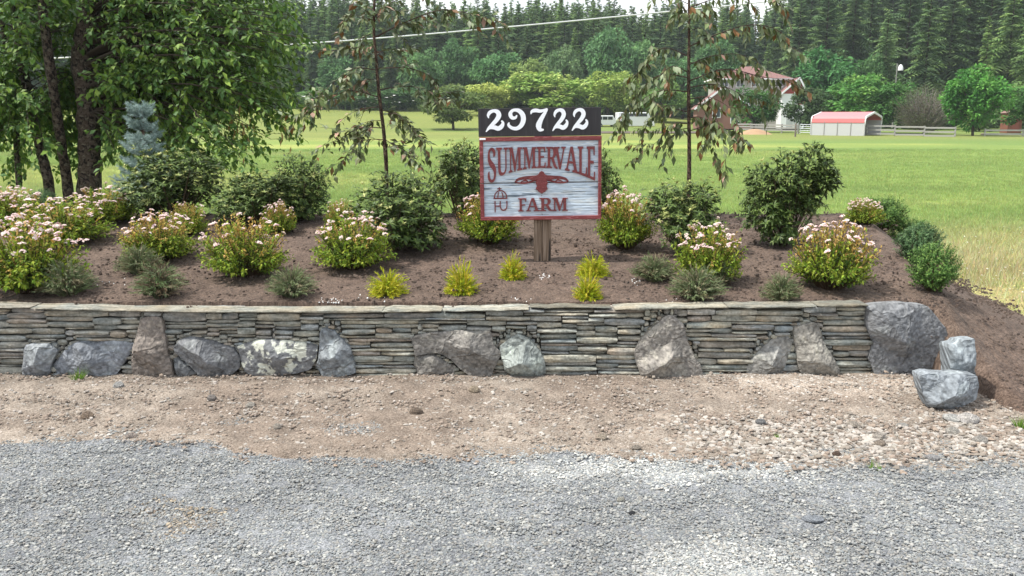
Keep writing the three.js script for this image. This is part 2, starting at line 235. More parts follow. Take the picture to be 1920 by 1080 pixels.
const T_lichen = tex(1024, 1024, (u, v) => { const a = fbm(u * 50, v * 50, 4, 84, 50, 50), b = fbm(u * 15, v * 15, 6, 85, 15, 15), l = smooth(0.49, 0.62, b + (a - 0.5) * 0.6) * 0.85, s = (a - 0.5) * 90; return [lerp(140 + s, 245 + s * 0.4, l), lerp(142 + s, 248 + s * 0.4, l), lerp(146 + s, 232 + s * 0.4, l)]; });
const T_rockB = tex(512, 512, (u, v) => 255 * clamp(0.45 * fbm(u * 9, v * 9, 5, 86, 9, 9) + 0.35 * fbm(u * 50, v * 50, 3, 87, 50, 50) + 0.2 * smooth(0.0, 0.05, Math.abs(fbm(u * 7, v * 7, 3, 88, 7, 7) - 0.5))), false);
const M_stone = mat({ map: T_stone, bumpMap: T_stoneB, bumpScale: 0.008, vertexColors: true, roughness: 0.92 });
const M_rock = mat({ map: T_rock, bumpMap: T_rockB, bumpScale: 0.03, vertexColors: true, roughness: 0.9 });
const M_lichen = mat({ map: T_lichen, bumpMap: T_rockB, bumpScale: 0.022, vertexColors: true, roughness: 0.92 });
const wallXY = (px, py) => { const p = at(px, py, WD); return [p.x, p.y]; };

// outlines of the big rocks, read off the wall's face
const BOULDERS = [
  { p: [51, 646, 62, 642, 94, 644, 110, 657, 100, 680, 97, 697, 75, 715, 44, 713, 46, 675], c: C(128, 134, 142), bulge: 0.07, tone: 'flat grey boulder at the left end of the wall base' },
  { p: [99, 685, 125, 652, 142, 641, 160, 639, 175, 637, 212, 637, 235, 640, 250, 645, 246, 662, 230, 685, 220, 700, 200, 716, 162, 720, 125, 718, 107, 702], c: C(136, 143, 154), bulge: 0.12, tone: 'broad blue-grey boulder with broken ridges' },
  { p: [267, 595, 282, 592, 304, 594, 309, 612, 314, 637, 317, 667, 325, 682, 327, 706, 290, 712, 282, 716, 252, 712, 250, 685, 251, 650, 260, 622], c: C(142, 128, 116), bulge: 0.06, tone: 'tall narrow brown boulder standing upright' },
  { p: [325, 672, 335, 668, 352, 684, 374, 700, 350, 708, 330, 706], c: C(118, 122, 126), bulge: 0.04 },
  { p: [326, 652, 337, 637, 355, 631, 375, 632, 410, 641, 437, 652, 450, 667, 452, 687, 437, 700, 400, 706, 375, 703, 360, 685, 335, 662], c: C(122, 124, 128), bulge: 0.09 },
  { p: [447, 647, 480, 637, 510, 634, 540, 636, 575, 644, 597, 648, 595, 672, 585, 690, 555, 700, 505, 704, 480, 704, 460, 697, 452, 675], c: C(168, 170, 170), bulge: 0.09, lichen: 1, tone: 'grey boulder with white lichen patches' },
  { p: [602, 617, 615, 612, 630, 620, 645, 635, 657, 652, 665, 675, 667, 698, 630, 706, 605, 705, 595, 685, 600, 650], c: C(132, 140, 146), bulge: 0.07, tone: 'triangular blue-grey boulder' },
  { p: [770, 630, 802, 622, 855, 619, 921, 619, 925, 647, 940, 660, 920, 705, 885, 705, 857, 685, 845, 672, 815, 660, 780, 664, 774, 645], c: C(138, 132, 124), bulge: 0.07, m: [880, 650], tone: 'wide brown-grey slab arching over a smaller rock' },
  { p: [776, 667, 812, 663, 835, 675, 855, 688, 850, 705, 782, 706, 777, 685], c: C(136, 130, 122), bulge: 0.05 },
  { p: [937, 647, 955, 634, 970, 625, 990, 632, 1010, 655, 1020, 675, 1023, 697, 1002, 712, 960, 705, 945, 692, 940, 667], c: C(150, 160, 154), bulge: 0.10, tone: 'rounded greenish grey boulder' },
  { p: [1230, 607, 1247, 590, 1257, 589, 1280, 607, 1287, 630, 1295, 657, 1315, 685, 1319, 708, 1285, 722, 1222, 720, 1200, 704, 1192, 680, 1189, 657, 1200, 632, 1220, 615], c: C(148, 140, 130), bulge: 0.11, tone: 'large pear-shaped tan boulder' },
  { p: [1395, 710, 1405, 677, 1430, 650, 1440, 642, 1457, 629, 1477, 629, 1486, 642, 1482, 662, 1472, 687, 1467, 711], c: C(146, 144, 138), bulge: 0.09, tone: 'speckled grey boulder leaning right' },
  { p: [1486, 614, 1522, 601, 1534, 604, 1540, 630, 1550, 652, 1565, 680, 1572, 690, 1570, 706, 1540, 713, 1505, 712, 1497, 690, 1490, 645], c: C(152, 146, 134), bulge: 0.07, tone: 'smooth beige boulder leaning left' },
  { p: [1622, 572, 1640, 568, 1690, 566, 1735, 570, 1750, 590, 1770, 615, 1775, 642, 1765, 667, 1750, 700, 1715, 722, 1690, 720, 1640, 710, 1625, 670, 1637, 640, 1625, 617, 1620, 590], c: C(126, 128, 132), bulge: 0.10, tone: 'huge dark grey slab closing the right end of the wall' },
];
function rock(outline, mid, depth, bulge, color, seed, proud = 0.03) {
  const R = rng(seed), n = 60, pts = [], L = outline.length; let total = 0; const seg = [];
  for (let k = 0; k < L; k++) { const a = outline[k], b = outline[(k + 1) % L], l = Math.hypot(b[0] - a[0], b[1] - a[1]); seg.push(l); total += l; }
  for (let k = 0; k < n; k++) { let s = (k + 0.3 * (R() - 0.5)) / n * total, j = 0; if (s < 0) s += total; while (s > seg[j]) { s -= seg[j]; j = (j + 1) % L; } const a = outline[j], b = outline[(j + 1) % L], t = s / seg[j], w = (fbm(k * 0.31, seed, 3, 5) - 0.5) * 0.016; pts.push([lerp(a[0], b[0], t) + w, lerp(a[1], b[1], t) + w]); }
  const [mx, my] = mid ?? [pts.reduce((s, p) => s + p[0], 0) / n, pts.reduce((s, p) => s + p[1], 0) / n];
  const planes = Array.from({ length: 8 }, () => [(R() - 0.5) * 0.9, (R() - 0.5) * 0.9, R() * 0.10]), m = new MB(), rows = [];
  const rings = [[0.86, -depth], [0.97, -depth * 0.55], [1, 0], [0.985, 1], [0.95, 1], [0.88, 1], [0.79, 1], [0.69, 1], [0.58, 1], [0.46, 1], [0.34, 1], [0.22, 1], [0.1, 1]];
  const face = (x, y, s) => { const X = x - mx, Y = y - my; let f = 1; for (const [a, b, c] of planes) f = Math.min(f, bulge * 0.75 + c * bulge * 4 + a * X * bulge * 22 + b * Y * bulge * 24); const dome = bulge * (1 - s ** 8); return clamp(Math.min(f, bulge * 1.0), -0.01, 1) * (1 - s ** 12) * 0.75 + dome * 0.2 + 0.022 * (fbm(x * 9 + seed, y * 9, 4, 91) - 0.5) + 0.008 * (fbm(x * 40, y * 40, 2, 92) - 0.5); };
  const col = (x, y) => { const k = lerp(0.82, 1.12, fbm(x * 6 + seed * 3, y * 6, 4, 93)); return color.map((c) => c * k); };
  for (const [s, z] of rings) rows.push(pts.map(([px, py]) => { const x = mx + (px - mx) * s, y = my + (py - my) * s; return m.v(x, y, z === 1 ? proud + face(x, y, s) : z + proud, col(x, y), x + seed * 0.37, y + (z < 0 ? z : 0) + seed * 0.21); }));
  for (let r = 0; r + 1 < rows.length; r++) for (let k = 0; k < n; k++) { const l = (k + 1) % n; m.t(rows[r][k], rows[r][l], rows[r + 1][k]); m.t(rows[r][l], rows[r + 1][l], rows[r + 1][k]); }
  const tip = m.v(mx, my, proud + face(mx, my, 0), col(mx, my), mx + seed * 0.37, my + seed * 0.21), last = rows[rows.length - 1]; for (let k = 0; k < n; k++) m.t(last[k], last[(k + 1) % n], tip);
  return m.geo(0.24);
}
// a flat stone with broken, slightly uneven edges
function slab(x0, x1, y0, y1, zf, depth, c, R, wob = 0.0034) {
  const m = new MB(), n = Math.max(2, Math.min(9, Math.round((x1 - x0) / 0.055))), u0 = R() * 5, v0 = R() * 5, rows = [], h = y1 - y0, tl = (R() - 0.5) * 0.012, tr = (R() - 0.5) * 0.012, yaw = (R() - 0.5) * 0.03;
  const ch = Math.min(0.004, h * 0.12);
  for (let i = 0; i <= n; i++) {
    const t = i / n, x = lerp(x0, x1, t) + (i === 0 || i === n ? (R() - 0.5) * 0.008 : 0), e = i === 0 || i === n ? 0.35 : 1, end = i === 0 || i === n ? h * 0.12 : 0;
    const top = y1 - R() * wob - end + Math.min(0, lerp(tl, tr, t)), bot = y0 + R() * wob * 0.7 + end, z = zf + (R() - 0.5) * wob * 2.2 + (t - 0.5) * yaw - (1 - e) * 0.008, mid = lerp(bot, top, 0.35 + R() * 0.3), zz = R() * 0.008;
    const V5 = (y, zq) => m.v(x, y, zq, c, u0 + x, v0 + y + (zf - zq));
    rows.push([V5(bot, z - depth), V5(bot, z - ch), V5(bot + ch, z - ch * 0.2), V5(mid, z + zz), V5(top - ch, z), V5(top, z - ch), V5(top, z - depth)]);
  }
  for (let i = 0; i < n; i++) for (let k = 0; k < 7; k++) { const l = (k + 1) % 7; m.i.push(rows[i][k], rows[i + 1][k], rows[i][l], rows[i + 1][k], rows[i + 1][l], rows[i][l]); }
  for (const q of [rows[0], rows[n]]) for (let k = 1; k < 6; k++) m.t(q[0], q[k], q[k + 1]);
  return m.geo(0.5);
}
{
  const wall = thing('stone_wall', 'low dry-stacked wall of thin flat stones and big boulders holding up the planting bed', 'wall', [0, 0, -WD]);
  const R = rng(202), polys = BOULDERS.map((b) => { const o = []; for (let k = 0; k < b.p.length; k += 2) o.push(wallXY(b.p[k], b.p[k + 1])); return o; });
  polys.forEach((o, k) => { const b = BOULDERS[k], g = rock(o, b.m && wallXY(...b.m), 0.2, b.bulge, ((m) => b.c.map((v, i) => lerp(v, m, 0.35) * [1.76, 1.72, 1.66][i]))((b.c[0] + b.c[1] + b.c[2]) / 3), 300 + k, b.p[1] > 660 ? 0.0 : 0.025); part('boulder', g, b.lichen ? M_lichen : M_rock, wall, b.tone); });
  const inside = (x, y) => polys.some((o) => { let s = false; for (let i = 0, j = o.length - 1; i < o.length; j = i++) if ((o[i][1] > y) !== (o[j][1] > y) && x < (o[j][0] - o[i][0]) * (y - o[i][1]) / (o[j][1] - o[i][1]) + o[i][0]) s = !s; return s; });
  const capTop = (x) => { const px = x / WD * CP * F + 960; return at(px, interp([[-200, 566], [0, 570], [120, 573], [240, 575], [500, 579], [700, 579], [830, 576], [960, 573], [1150, 573], [1300, 571], [1440, 567], [1620, 568]], px), WD).y; };
  const pal = [[C(158, 156, 146), 5], [C(146, 147, 139), 5], [C(160, 153, 138), 3], [C(150, 151, 152), 3], [C(138, 132, 127), 2.5], [C(168, 150, 130), 1], [C(178, 174, 160), 4], [C(152, 140, 132), 1.2], [C(132, 136, 136), 1.5], [C(178, 180, 182), 1]], tw = pal.reduce((s, p) => s + p[1], 0);
  const pick = (x) => { let r = R() * tw; for (const [c, w] of pal) if ((r -= w) <= 0) { c.w = w; return vary(x < -1.9 ? mixc(c, C(132, 128, 128), 0.3) : c, R, 0.16, 0.02); } return pal[0][0]; };
  const X0 = -4.3, X1 = 2.47, N = 677, dx = (X1 - X0) / N, H = new Float32Array(N).fill(-0.012), laid = [], shims = []; let count = 0;
  // stones are laid on the lowest place, each resting on what lies below it, up to the caps
  for (let guard = 0; guard < 6000; guard++) {
    let k = -1, low = 9; for (let i = 0; i < N; i++) if (H[i] < low && H[i] < capTop(X0 + i * dx) - 0.034) { low = H[i]; k = i; } if (k < 0) break;
    const x = X0 + (k + 0.5) * dx, room = capTop(x) - 0.030 - low;
    if (inside(x, low + 0.008)) { let y = low + 0.008; while (inside(x, y)) y += 0.004; H[k] = y - 0.01; continue; }
    let t = Math.min(room, 0.022 + 0.032 * R() ** 1.3); if (room - t < 0.02) t = room;
    let a = k, b = k; const free = (i) => i >= 0 && i < N && Math.abs(H[i] - low) < 0.011 && !inside(X0 + (i + 0.5) * dx, low + t * 0.5) && !inside(X0 + (i + 0.5) * dx, low + t);
    if (!free(k)) { H[k] = low + 0.012; continue; }
    while (free(a - 1)) a--; while (free(b + 1)) b++;
    const run = (b - a + 1) * dx; let w = 0.13 + 0.38 * R() ** 1.2; if (t > 0.042) w *= 0.8; if (run - w < 0.10) w = Math.min(run, 0.55);
    let e = a + Math.round(w / dx) - 1; if (R() < 0.5 && w < run) { a = b - (e - a); e = b; }
    let base = -9; for (let i = a; i <= e; i++) base = Math.max(base, H[i]); const xa = X0 + a * dx - (inside(X0 + (a - 1.5) * dx, low + t / 2) ? 0.02 : -0.0015), xb = X0 + (e + 1) * dx + (inside(X0 + (e + 2.5) * dx, low + t / 2) ? 0.02 : -0.0015);
    const top = low + t; for (let i = a; i <= e; i++) H[i] = top;
    if (top - base < 0.008 || xb - xa < 0.012) continue;
    const zf = (R() - 0.5) * 0.034 - (xb - xa < 0.06 ? 0.01 : 0), g = slab(xa, xb, base + 0.001, top, zf, 0.17, pick(x).map((c, i) => lerp(c, 0.3, 0.42) * [1.47, 1.50, 1.51][i]), R);
    laid.push([xb > -3.62 ? (xb - xa) * t : 0, g, xb - xa]);
  }
  laid.sort((a, b) => b[0] - a[0]).forEach(([area, g, w]) => { if (area > 0 && w >= 0.045 && count < 300) { part('stone', g, M_stone, wall); count++; } else shims.push(g); });
  if (shims.length) stuff(part('small_stones', mergeGeometries(shims), M_stone, wall));
  // long pale capstones, read off the photograph as left and right ends
  const caps = [[-230, 62, 190], [62, 241, 200], [241, 718, 196], [718, 829, 190], [829, 992, 208], [992, 1148, 150], [1150, 1362, 196], [1362, 1528, 172], [1528, 1624, 158]];
  for (const [a, b, s] of caps) { const xa = wallXY(a + 1, 580)[0], xb = wallXY(b - 1, 580)[0], ca = capTop(xa), cb = capTop(xb), thin = a === 992, tilt = [(R() - 0.7) * 0.010, (R() - 0.7) * 0.010]; const g = slab(xa, xb, -0.023 * (thin ? 0.6 : 1), 0, thin ? 0.0 : 0.045, thin ? 0.11 : 0.155, vary(C(s, s - 3, s - 13), R, 0.1, 0.02).map((c) => c * 0.72), R, 0.010); const p = g.attributes.position; for (let i = 0; i < p.count; i++) p.setY(i, p.getY(i) + lerp(ca + tilt[0], cb + tilt[1], clamp((p.getX(i) - xa) / (xb - xa)))); g.computeVertexNormals(); part('capstone', g, M_stone, wall); }
  part('wall_core', box(X1 - X0 + 0.1, 0.42, 0.06, (X0 + X1) / 2, 0.205, -0.115), mat({ map: T_stone, color: new THREE.Color(0.24, 0.23, 0.22) }), wall);
  console.log('stones', count, 'shims', shims.length);
}
// free rocks at the foot of the wall's right end, and loose stones in the dirt
{
  const mk = (name, p, d, bulge, c, seed, label, cat) => { const o = []; for (let k = 0; k < p.length; k += 2) { const w = at(p[k], p[k + 1], d); o.push([w.x, w.y]); } const mx = o.reduce((s, q) => s + q[0], 0) / o.length, my = Math.min(...o.map((q) => q[1])); const t = thing(name, label, cat, [mx, my, -d]); part('stone', rock(o.map(([x, y]) => [x - mx, y - my]), null, 0.16, bulge, [c[0] * 1.5, c[1] * 1.46, c[2] * 1.4], seed), M_rock, t); };
  mk('boulder', [1777, 646, 1795, 642, 1800, 636, 1822, 634, 1825, 655, 1823, 690, 1826, 715, 1780, 715], 5.34, 0.07, C(150, 158, 164), 351, 'upright pale grey boulder right of the big end slab, standing behind the lowest rock', 'boulder');
  mk('boulder', [1720, 702, 1735, 699, 1790, 700, 1828, 700, 1832, 722, 1825, 747, 1797, 760, 1777, 766, 1760, 765, 1737, 760, 1722, 722], 5.2, 0.10, C(148, 155, 162), 352, 'low wide grey boulder at the front corner below the right end of the wall', 'boulder');
  const R = rng(404), L = [[165, 783, 26, 14, C(150, 128, 108), 'tan wedge-shaped stone alone in the dirt near the left edge'], [780, 775, 26, 14, C(140, 120, 102), 'dark brown flat stone in the middle of the dirt strip'], [889, 734, 22, 14, C(196, 176, 150), 'pale round stone close before the wall below the slab boulder'], [398, 750, 18, 14, C(170, 160, 152), 'squarish grey stone in the dirt left of the middle'], [470, 763, 18, 12, C(212, 202, 188), 'small round whitish stone in the dirt left of the middle'], [520, 803, 16, 11, C(205, 192, 176), 'small pale stone near the gravel edge left of the middle'], [222, 725, 20, 12, C(206, 202, 196), 'whitish stone near the foot of the broad blue-grey boulder'], [246, 819, 22, 9, C(186, 170, 158), 'flat tan stone close to the gravel edge at the left'], [1425, 795, 20, 13, C(150, 148, 146), 'grey stone in the dirt strip right of the middle'], [1568, 855, 16, 12, C(120, 96, 80), 'small dark stone beside a hole at the gravel edge'], [1127, 823, 24, 12, C(204, 186, 164), 'pale flat stone right of the middle near the gravel'], [1193, 842, 20, 9, C(180, 166, 150), 'low tan stone at the gravel edge right of the middle'], [1785, 787, 40, 13, C(212, 208, 200), 'long white flat stone below the corner boulder'], [1815, 790, 42, 20, C(214, 206, 198), 'big pale broken stone right of the long white one'], [1838, 828, 30, 14, C(190, 182, 172), 'grey-tan stone at the far right of the pile'], [1785, 812, 26, 14, C(204, 196, 184), 'pale stone in the middle of the right pile'], [1648, 822, 26, 14, C(202, 190, 176), 'tan stone at the left of the right pile'], [1750, 860, 30, 10, C(190, 186, 184), 'pale grey stone sunk at the gravel edge on the right'], [1650, 835, 22, 14, C(186, 168, 150), 'brownish stone below the tan one in the right pile'], [1525, 975, 44, 9, C(170, 174, 180), 'flat grey slate flake lying on the gravel'], [1185, 965, 14, 8, C(60, 62, 66), 'black chip of stone lying on the gravel'], [1164, 940, 16, 12, C(222, 216, 200), 'white lump lying on the gravel'], [1600, 800, 26, 12, C(196, 182, 166), 'tan flat stone above the right pile'], [1690, 800, 24, 10, C(206, 200, 190), 'pale flat stone above the middle of the right pile']];
  for (const [px, py, w, h, c, label] of L) { const p = onFront(px, py), s = scaleAt(p), g = new THREE.IcosahedronGeometry(1, 2), q = g.attributes.position, sd = R() * 100, colr = []; for (let i = 0; i < q.count; i++) { const x = q.getX(i), y = q.getY(i), z = q.getZ(i), r = 1 + 0.55 * (fbm(x * 1.5 + sd, y * 1.5 + z * 1.3, 3, 95) - 0.5); q.setXYZ(i, x * r * w / s / 2, y * r * h / s / 1.7, z * r * w / s / 2.3); colr.push(...c.map((k) => k * 1.25)); } g.setAttribute('color', new THREE.Float32BufferAttribute(colr, 3)); g.computeVertexNormals(); const m = part('rock', g, M_rock, scene); m.position.set(p.x, p.y + h / s * 0.18, p.z); m.rotation.set((R() - 0.5) * 0.3, (R() - 0.5), (R() - 0.5) * 0.3); tag(m, label, 'rock'); }
}

// ---------------------------------------------------------------- the farm sign on its post
{
  const D = 7.17, U = 0.000962, base = onBed(1016, 483), serif = await new FontLoader().loadAsync('fonts/droid/droid_serif_bold.typeface.json');
  const S = thing('farm_sign', 'wooden farm sign, red letters on weathered pale blue boards under a black number board', 'sign', [base.x, base.y, -D]);
  const cx = at(1014.9, 410, D).x - base.x, y0 = at(1015, 411, D).y - base.y;                     // sign plane: lower middle of the frame
  const X = (a) => cx + (a - 607) * U, Y = (b) => y0 + (998 - b) * U;
  const T_board = tex(1024, 512, (u, v) => { const g = fbm(u * 5, v * 60, 4, 121, 5, 60), f = fbm(u * 24, v * 200, 2, 122, 24, 200), cr = smooth(0.30, 0.26, fbm(u * 4, v * 46, 3, 123, 4, 46)), wn = smooth(0.55, 0.7, fbm(u * 9, v * 30, 4, 124, 9, 30)), s = (g - 0.5) * 36 + (f - 0.5) * 56; return [lerp(186 + s, 92, cr) + wn * 14, lerp(199 + s, 104, cr) + wn * 8, lerp(210 + s, 116, cr)]; });
  const T_boardB = tex(512, 512, (u, v) => 255 * clamp(fbm(u * 5, v * 60, 4, 121, 5, 60)), false);
  const T_red = tex(512, 512, (u, v) => { const g = fbm(u * 5, v * 60, 4, 131, 5, 60), w = smooth(0.62, 0.74, fbm(u * 24, v * 60, 3, 132, 24, 60)), s = (g - 0.5) * 50; return [120 + s + w * 30, 54 + s * 0.6 + w * 36, 54 + s * 0.6 + w * 38]; });
  const T_post = tex(256, 1024, (u, v) => { const g = fbm(u * 40, v * 8, 4, 141, 40, 8), c = smooth(0.33, 0.28, fbm(u * 22, v * 3, 3, 142, 22, 3)), s = (g - 0.5) * 90; return [lerp(122 + s, 50, c), lerp(104 + s, 42, c), lerp(88 + s, 36, c)]; });
  const T_black = tex(512, 256, (u, v) => { const g = fbm(u * 60, v * 5, 4, 151, 60, 5), s = (g - 0.5) * 40; return [44 + s * 0.8, 42 + s * 0.8, 44 + s * 0.8]; });
  const M_board = mat({ map: T_board, bumpMap: T_boardB, bumpScale: 0.006, roughness: 0.85 }), M_red = mat({ map: T_red, roughness: 0.8 }), M_letter = mat({ map: rep(T_red, 3), color: new THREE.Color(0.8, 0.72, 0.72), roughness: 0.75 }), M_post = mat({ map: T_post, bumpMap: T_post, bumpScale: 0.008 }), M_black = mat({ map: T_black, roughness: 0.8 }), M_white = mat({ color: new THREE.Color(...C(246, 248, 250, 0.95)), roughness: 0.6 });
  const fit = (g, su, sv) => { const p = g.attributes.position, n = g.attributes.normal, u = []; for (let i = 0; i < p.count; i++) { const a = Math.abs(n.getX(i)), b = Math.abs(n.getY(i)); u.push((a > 0.7 ? p.getZ(i) : p.getX(i)) * su, (b > 0.7 ? p.getZ(i) : p.getY(i)) * sv); } g.setAttribute('uv', new THREE.Float32BufferAttribute(u, 2)); return g; };
  // post: two timbers side by side with a dark split between
  const pw = 0.066; for (const [dx, w] of [[-0.0375, pw], [0.034, pw + 0.006]]) part('post', fit(toCreasedNormals(extruded(poly([[dx - w / 2, -0.3], [dx + w / 2, -0.3], [dx + w / 2, 1.12], [dx - w / 2, 1.12]]), 0.085, 0.004), 0.5), 2.5, 0.7), M_post, S).position.z = -0.105;
  const face = new THREE.Group(); face.name = 'sign_board'; face.rotation.z = 0.0135; face.position.set(cx, y0, 0); S.add(face);
  const lx = (a) => (a - 607) * U, ly = (b) => (998 - b) * U;
  const slabBox = (x0, y1, x1, yb, z, d, m, name, su, sv, label) => { const s = poly([[lx(x0), ly(yb)], [lx(x1), ly(yb)], [lx(x1), ly(y1)], [lx(x0), ly(y1)]]), g = fit(toCreasedNormals(extruded(s, d, 0.0025), 0.5), su, sv); const o = part(name, g, m, face, label); o.position.z = z; return o; };
  slabBox(112, 330, 1095, 685, 0, 0.022, M_board, 'board', 1.1, 2.2); slabBox(112, 694, 1095, 985, -0.001, 0.022, M_board, 'board', 1.1, 2.2).geometry.translate(0, 0, 0);
  slabBox(98, 310, 1108, 345, 0.012, 0.030, M_red, 'frame', 1, 2); slabBox(98, 968, 1108, 998, 0.012, 0.030, M_red, 'frame', 1, 2);
  for (const [a, b] of [[98, 130], [1082, 1108]]) for (const [t, u] of [[346.5, 688], [694, 966.5]]) slabBox(a, t, b, u, 0.011, 0.030, M_red, 'frame', 2, 1);
  slabBox(102, 318, 152, 332, 0.0425, 0.003, M_white, 'paint_chip', 1, 1, 'bare white chip at the upper left frame corner');
  slabBox(94, 78, 1104, 307, 0.004, 0.026, M_black, 'number_board', 1, 1);
  slabBox(104, 335, 1100, 990, -0.016, 0.012, M_post, 'backing_board', 1, 1);
  const shapeMesh = (shape, depth, m, name, z, bevel = 0.0015) => { const o = part(name, fit(toCreasedNormals(extruded(shape, depth, bevel, 6), 0.5), 2, 2), m, face); o.position.z = z; return o; };
  // painted numerals: brush strokes of changing width
  const stroke = (pts, ox = 0, sx = 1, ax = 0, oy = 0) => { const c = new THREE.CatmullRomCurve3(pts.map(([x, y, w]) => V(x, y, w))), n = pts.length * 6, L = [], Rr = []; for (let k = 0; k <= n; k++) { const p = c.getPoint(k / n), t = c.getTangent(k / n), l = Math.hypot(t.x, t.y) || 1, w = Math.max(p.z, 3) / 2, nx = -t.y / l * w, ny = t.x / l * w, q = (x, y) => [lx(ax + (x - ax) * sx + ox), ly(y + oy)]; L.push(q(p.x + nx, p.y + ny)); Rr.push(q(p.x - nx, p.y - ny)); } return poly([...L, ...Rr.reverse()]); };
  const two = [[[180, 162, 6], [176, 140, 22], [190, 116, 28], [222, 103, 26], [252, 112, 36], [264, 138, 40], [248, 172, 36], [212, 210, 30], [178, 244, 22], [156, 272, 8]], [[156, 270, 8], [186, 240, 24], [222, 236, 34], [258, 246, 36], [286, 228, 34], [296, 200, 22], [284, 182, 12]]];
  const nine = [[[412, 140, 10], [400, 160, 22], [372, 160, 30], [358, 132, 32], [370, 108, 26], [392, 99, 24], [430, 106, 34], [460, 140, 40], [464, 184, 40], [444, 226, 36], [408, 248, 30], [368, 242, 26], [342, 218, 22], [348, 198, 10]]];
  const seven = [[[526, 134, 6], [536, 112, 24], [566, 104, 30], [606, 110, 26], [664, 94, 16]], [[662, 96, 14], [636, 134, 28], [606, 184, 38], [590, 228, 46], [600, 258, 34], [632, 262, 12]]];
  for (const [strokes, ox, sx, ax] of [[two, 0, 1, 180], [nine, 0, 1, 400], [seven, 0, 1, 600], [two, 548, 0.86, 156], [two, 708, 0.88, 156]]) { const g = mergeGeometries(strokes.map((p, i) => { const e = extruded(stroke(p, ox, sx, ax, -6), 0.0025 + i * 0.0004, 0, 3); return e; })); const o = part('numeral', g, M_white, face); o.position.z = 0.0315; }
  // carved red letters, straight above and arched below
  const letter = (ch, x0, x1, yt, bottom, name) => { const e = new THREE.ExtrudeGeometry(serif.generateShapes(ch, 1), { depth: 1, bevelEnabled: false, curveSegments: 5 }); e.computeBoundingBox(); const b = e.boundingBox, p = e.attributes.position; for (let i = 0; i < p.count; i++) { const s = (p.getX(i) - b.min.x) / (b.max.x - b.min.x), t = (p.getY(i) - b.min.y) / (b.max.y - b.min.y), x = lerp(x0, x1, s), y = lerp(bottom(x), yt, t); p.setXYZ(i, lx(x), ly(y), 0.0215 + p.getZ(i) * 0.018); } e.computeVertexNormals(); part('letter', fit(toCreasedNormals(e, 0.5), 2, 2), M_letter, face); };
  const arch = (x) => 566 + 112 * ((x - 608) / 445) ** 2;
  const spans = [['S', 163, 234], ['U', 238, 334], ['M', 338, 450], ['M', 456, 570], ['E', 574, 646], ['R', 650, 744], ['V', 716, 812], ['A', 806, 916], ['L', 912, 990], ['E', 986, 1056]];
  for (const [c, a, b] of spans) letter(c, a, b, 395, c === 'S' ? () => 682 : arch);
  for (const [c, a, b] of [['F', 414, 482], ['A', 480, 592], ['R', 592, 700], ['M', 700, 828]]) letter(c, a, b, 816, () => 926);
  // ornament: a crowned middle with two scrolled arms
  const half = [[612, 592], [630, 602], [640, 622], [672, 632], [706, 648], [724, 660], [690, 668], [652, 664], [664, 690], [652, 716], [662, 738], [640, 764], [612, 780]];
  const mirror = [...half.map(([x, y]) => [lx(x), ly(y)]), ...half.slice(1, -1).reverse().map(([x, y]) => [lx(1224 - x), ly(y)])];
  shapeMesh(poly(mirror), 0.015, M_letter, 'ornament', 0.0215);
  for (const s of [1, -1]) for (const pts of [[[640, 640, 26], [700, 646, 30], [770, 650, 24], [812, 662, 20], [834, 684, 12]], [[832, 684, 8], [790, 690, 14], [740, 688, 16], [690, 676, 14], [650, 668, 10]], [[726, 680, 6], [744, 668, 14], [770, 674, 10], [788, 684, 5]]]) shapeMesh(stroke(s > 0 ? pts : pts.map(([x, y, w]) => [1224 - x, y, w])), 0.009, M_letter, 'ornament_scroll', 0.0212, 0);
  // small emblem: a round roof with a cross on a post, over two joined letters
  const dome = Array.from({ length: 13 }, (_, k) => [267 - 52 * Math.cos(k / 12 * Math.PI), 812 - 62 * Math.sin(k / 12 * Math.PI), 9]);
  const marks = [dome, [[208, 815, 11], [266, 815, 11], [324, 815, 11]], [[258, 722, 8], [258, 738, 9], [260, 756, 8]], [[240, 735, 7], [258, 734, 9], [276, 735, 7]], [[244, 808, 8], [246, 790, 9], [252, 764, 7]], [[288, 808, 8], [286, 790, 9], [278, 764, 7]], [[220, 838, 10], [220, 880, 9], [220, 932, 8]], [[222, 880, 8], [244, 880, 8], [264, 880, 8]], [[264, 838, 10], [264, 884, 9], [276, 910, 10], [294, 914, 11], [312, 904, 10], [319, 880, 9], [319, 838, 10]]];
  marks.forEach((p, i) => shapeMesh(stroke(p), 0.007 + i * 0.0004, M_letter, 'emblem', 0.0212, 0));
  for (const [a, b] of [[607, 374], [615, 583], [612, 797], [617, 955], [612, 952]]) { const g = new THREE.CylinderGeometry(0.003, 0.003, 0.002, 10); g.rotateX(Math.PI / 2); g.translate(lx(a), ly(b), 0.0235); part('screw', g, mat({ color: new THREE.Color(0.05, 0.05, 0.05), roughness: 0.5, metalness: 0.6 }), face); }
}

// ---------------------------------------------------------------- plants in the bed
const M_soft = leafMat(0.8, 0.4, { specularIntensity: 0.3 }), M_gloss = leafMat(0.5, 0.28, { specularIntensity: 0.45 }), M_twig = mat({ vertexColors: true, roughness: 0.95 }), M_needle = leafMat(0.85, 0.3, { specularIntensity: 0.3 }), M_flower = leafMat(0.85, 0.25);
const UP = V(0, 1, 0);
const rdir = (R) => { const a = R() * 6.2832, z = R() * 2 - 1, s = Math.sqrt(1 - z * z); return V(s * Math.cos(a), z, s * Math.sin(a)); };
const side = (d, R) => { const r = rdir(R), n = V().crossVectors(d, r); return n.lengthSq() < 1e-4 ? V(1, 0, 0) : n.normalize(); };
const jit = (d, R, k) => V(d.x + (R() - 0.5) * k, d.y + (R() - 0.5) * k, d.z + (R() - 0.5) * k).normalize();
const K = 0.78;                                                       // from how a leaf looks in the photograph's light to its own colour

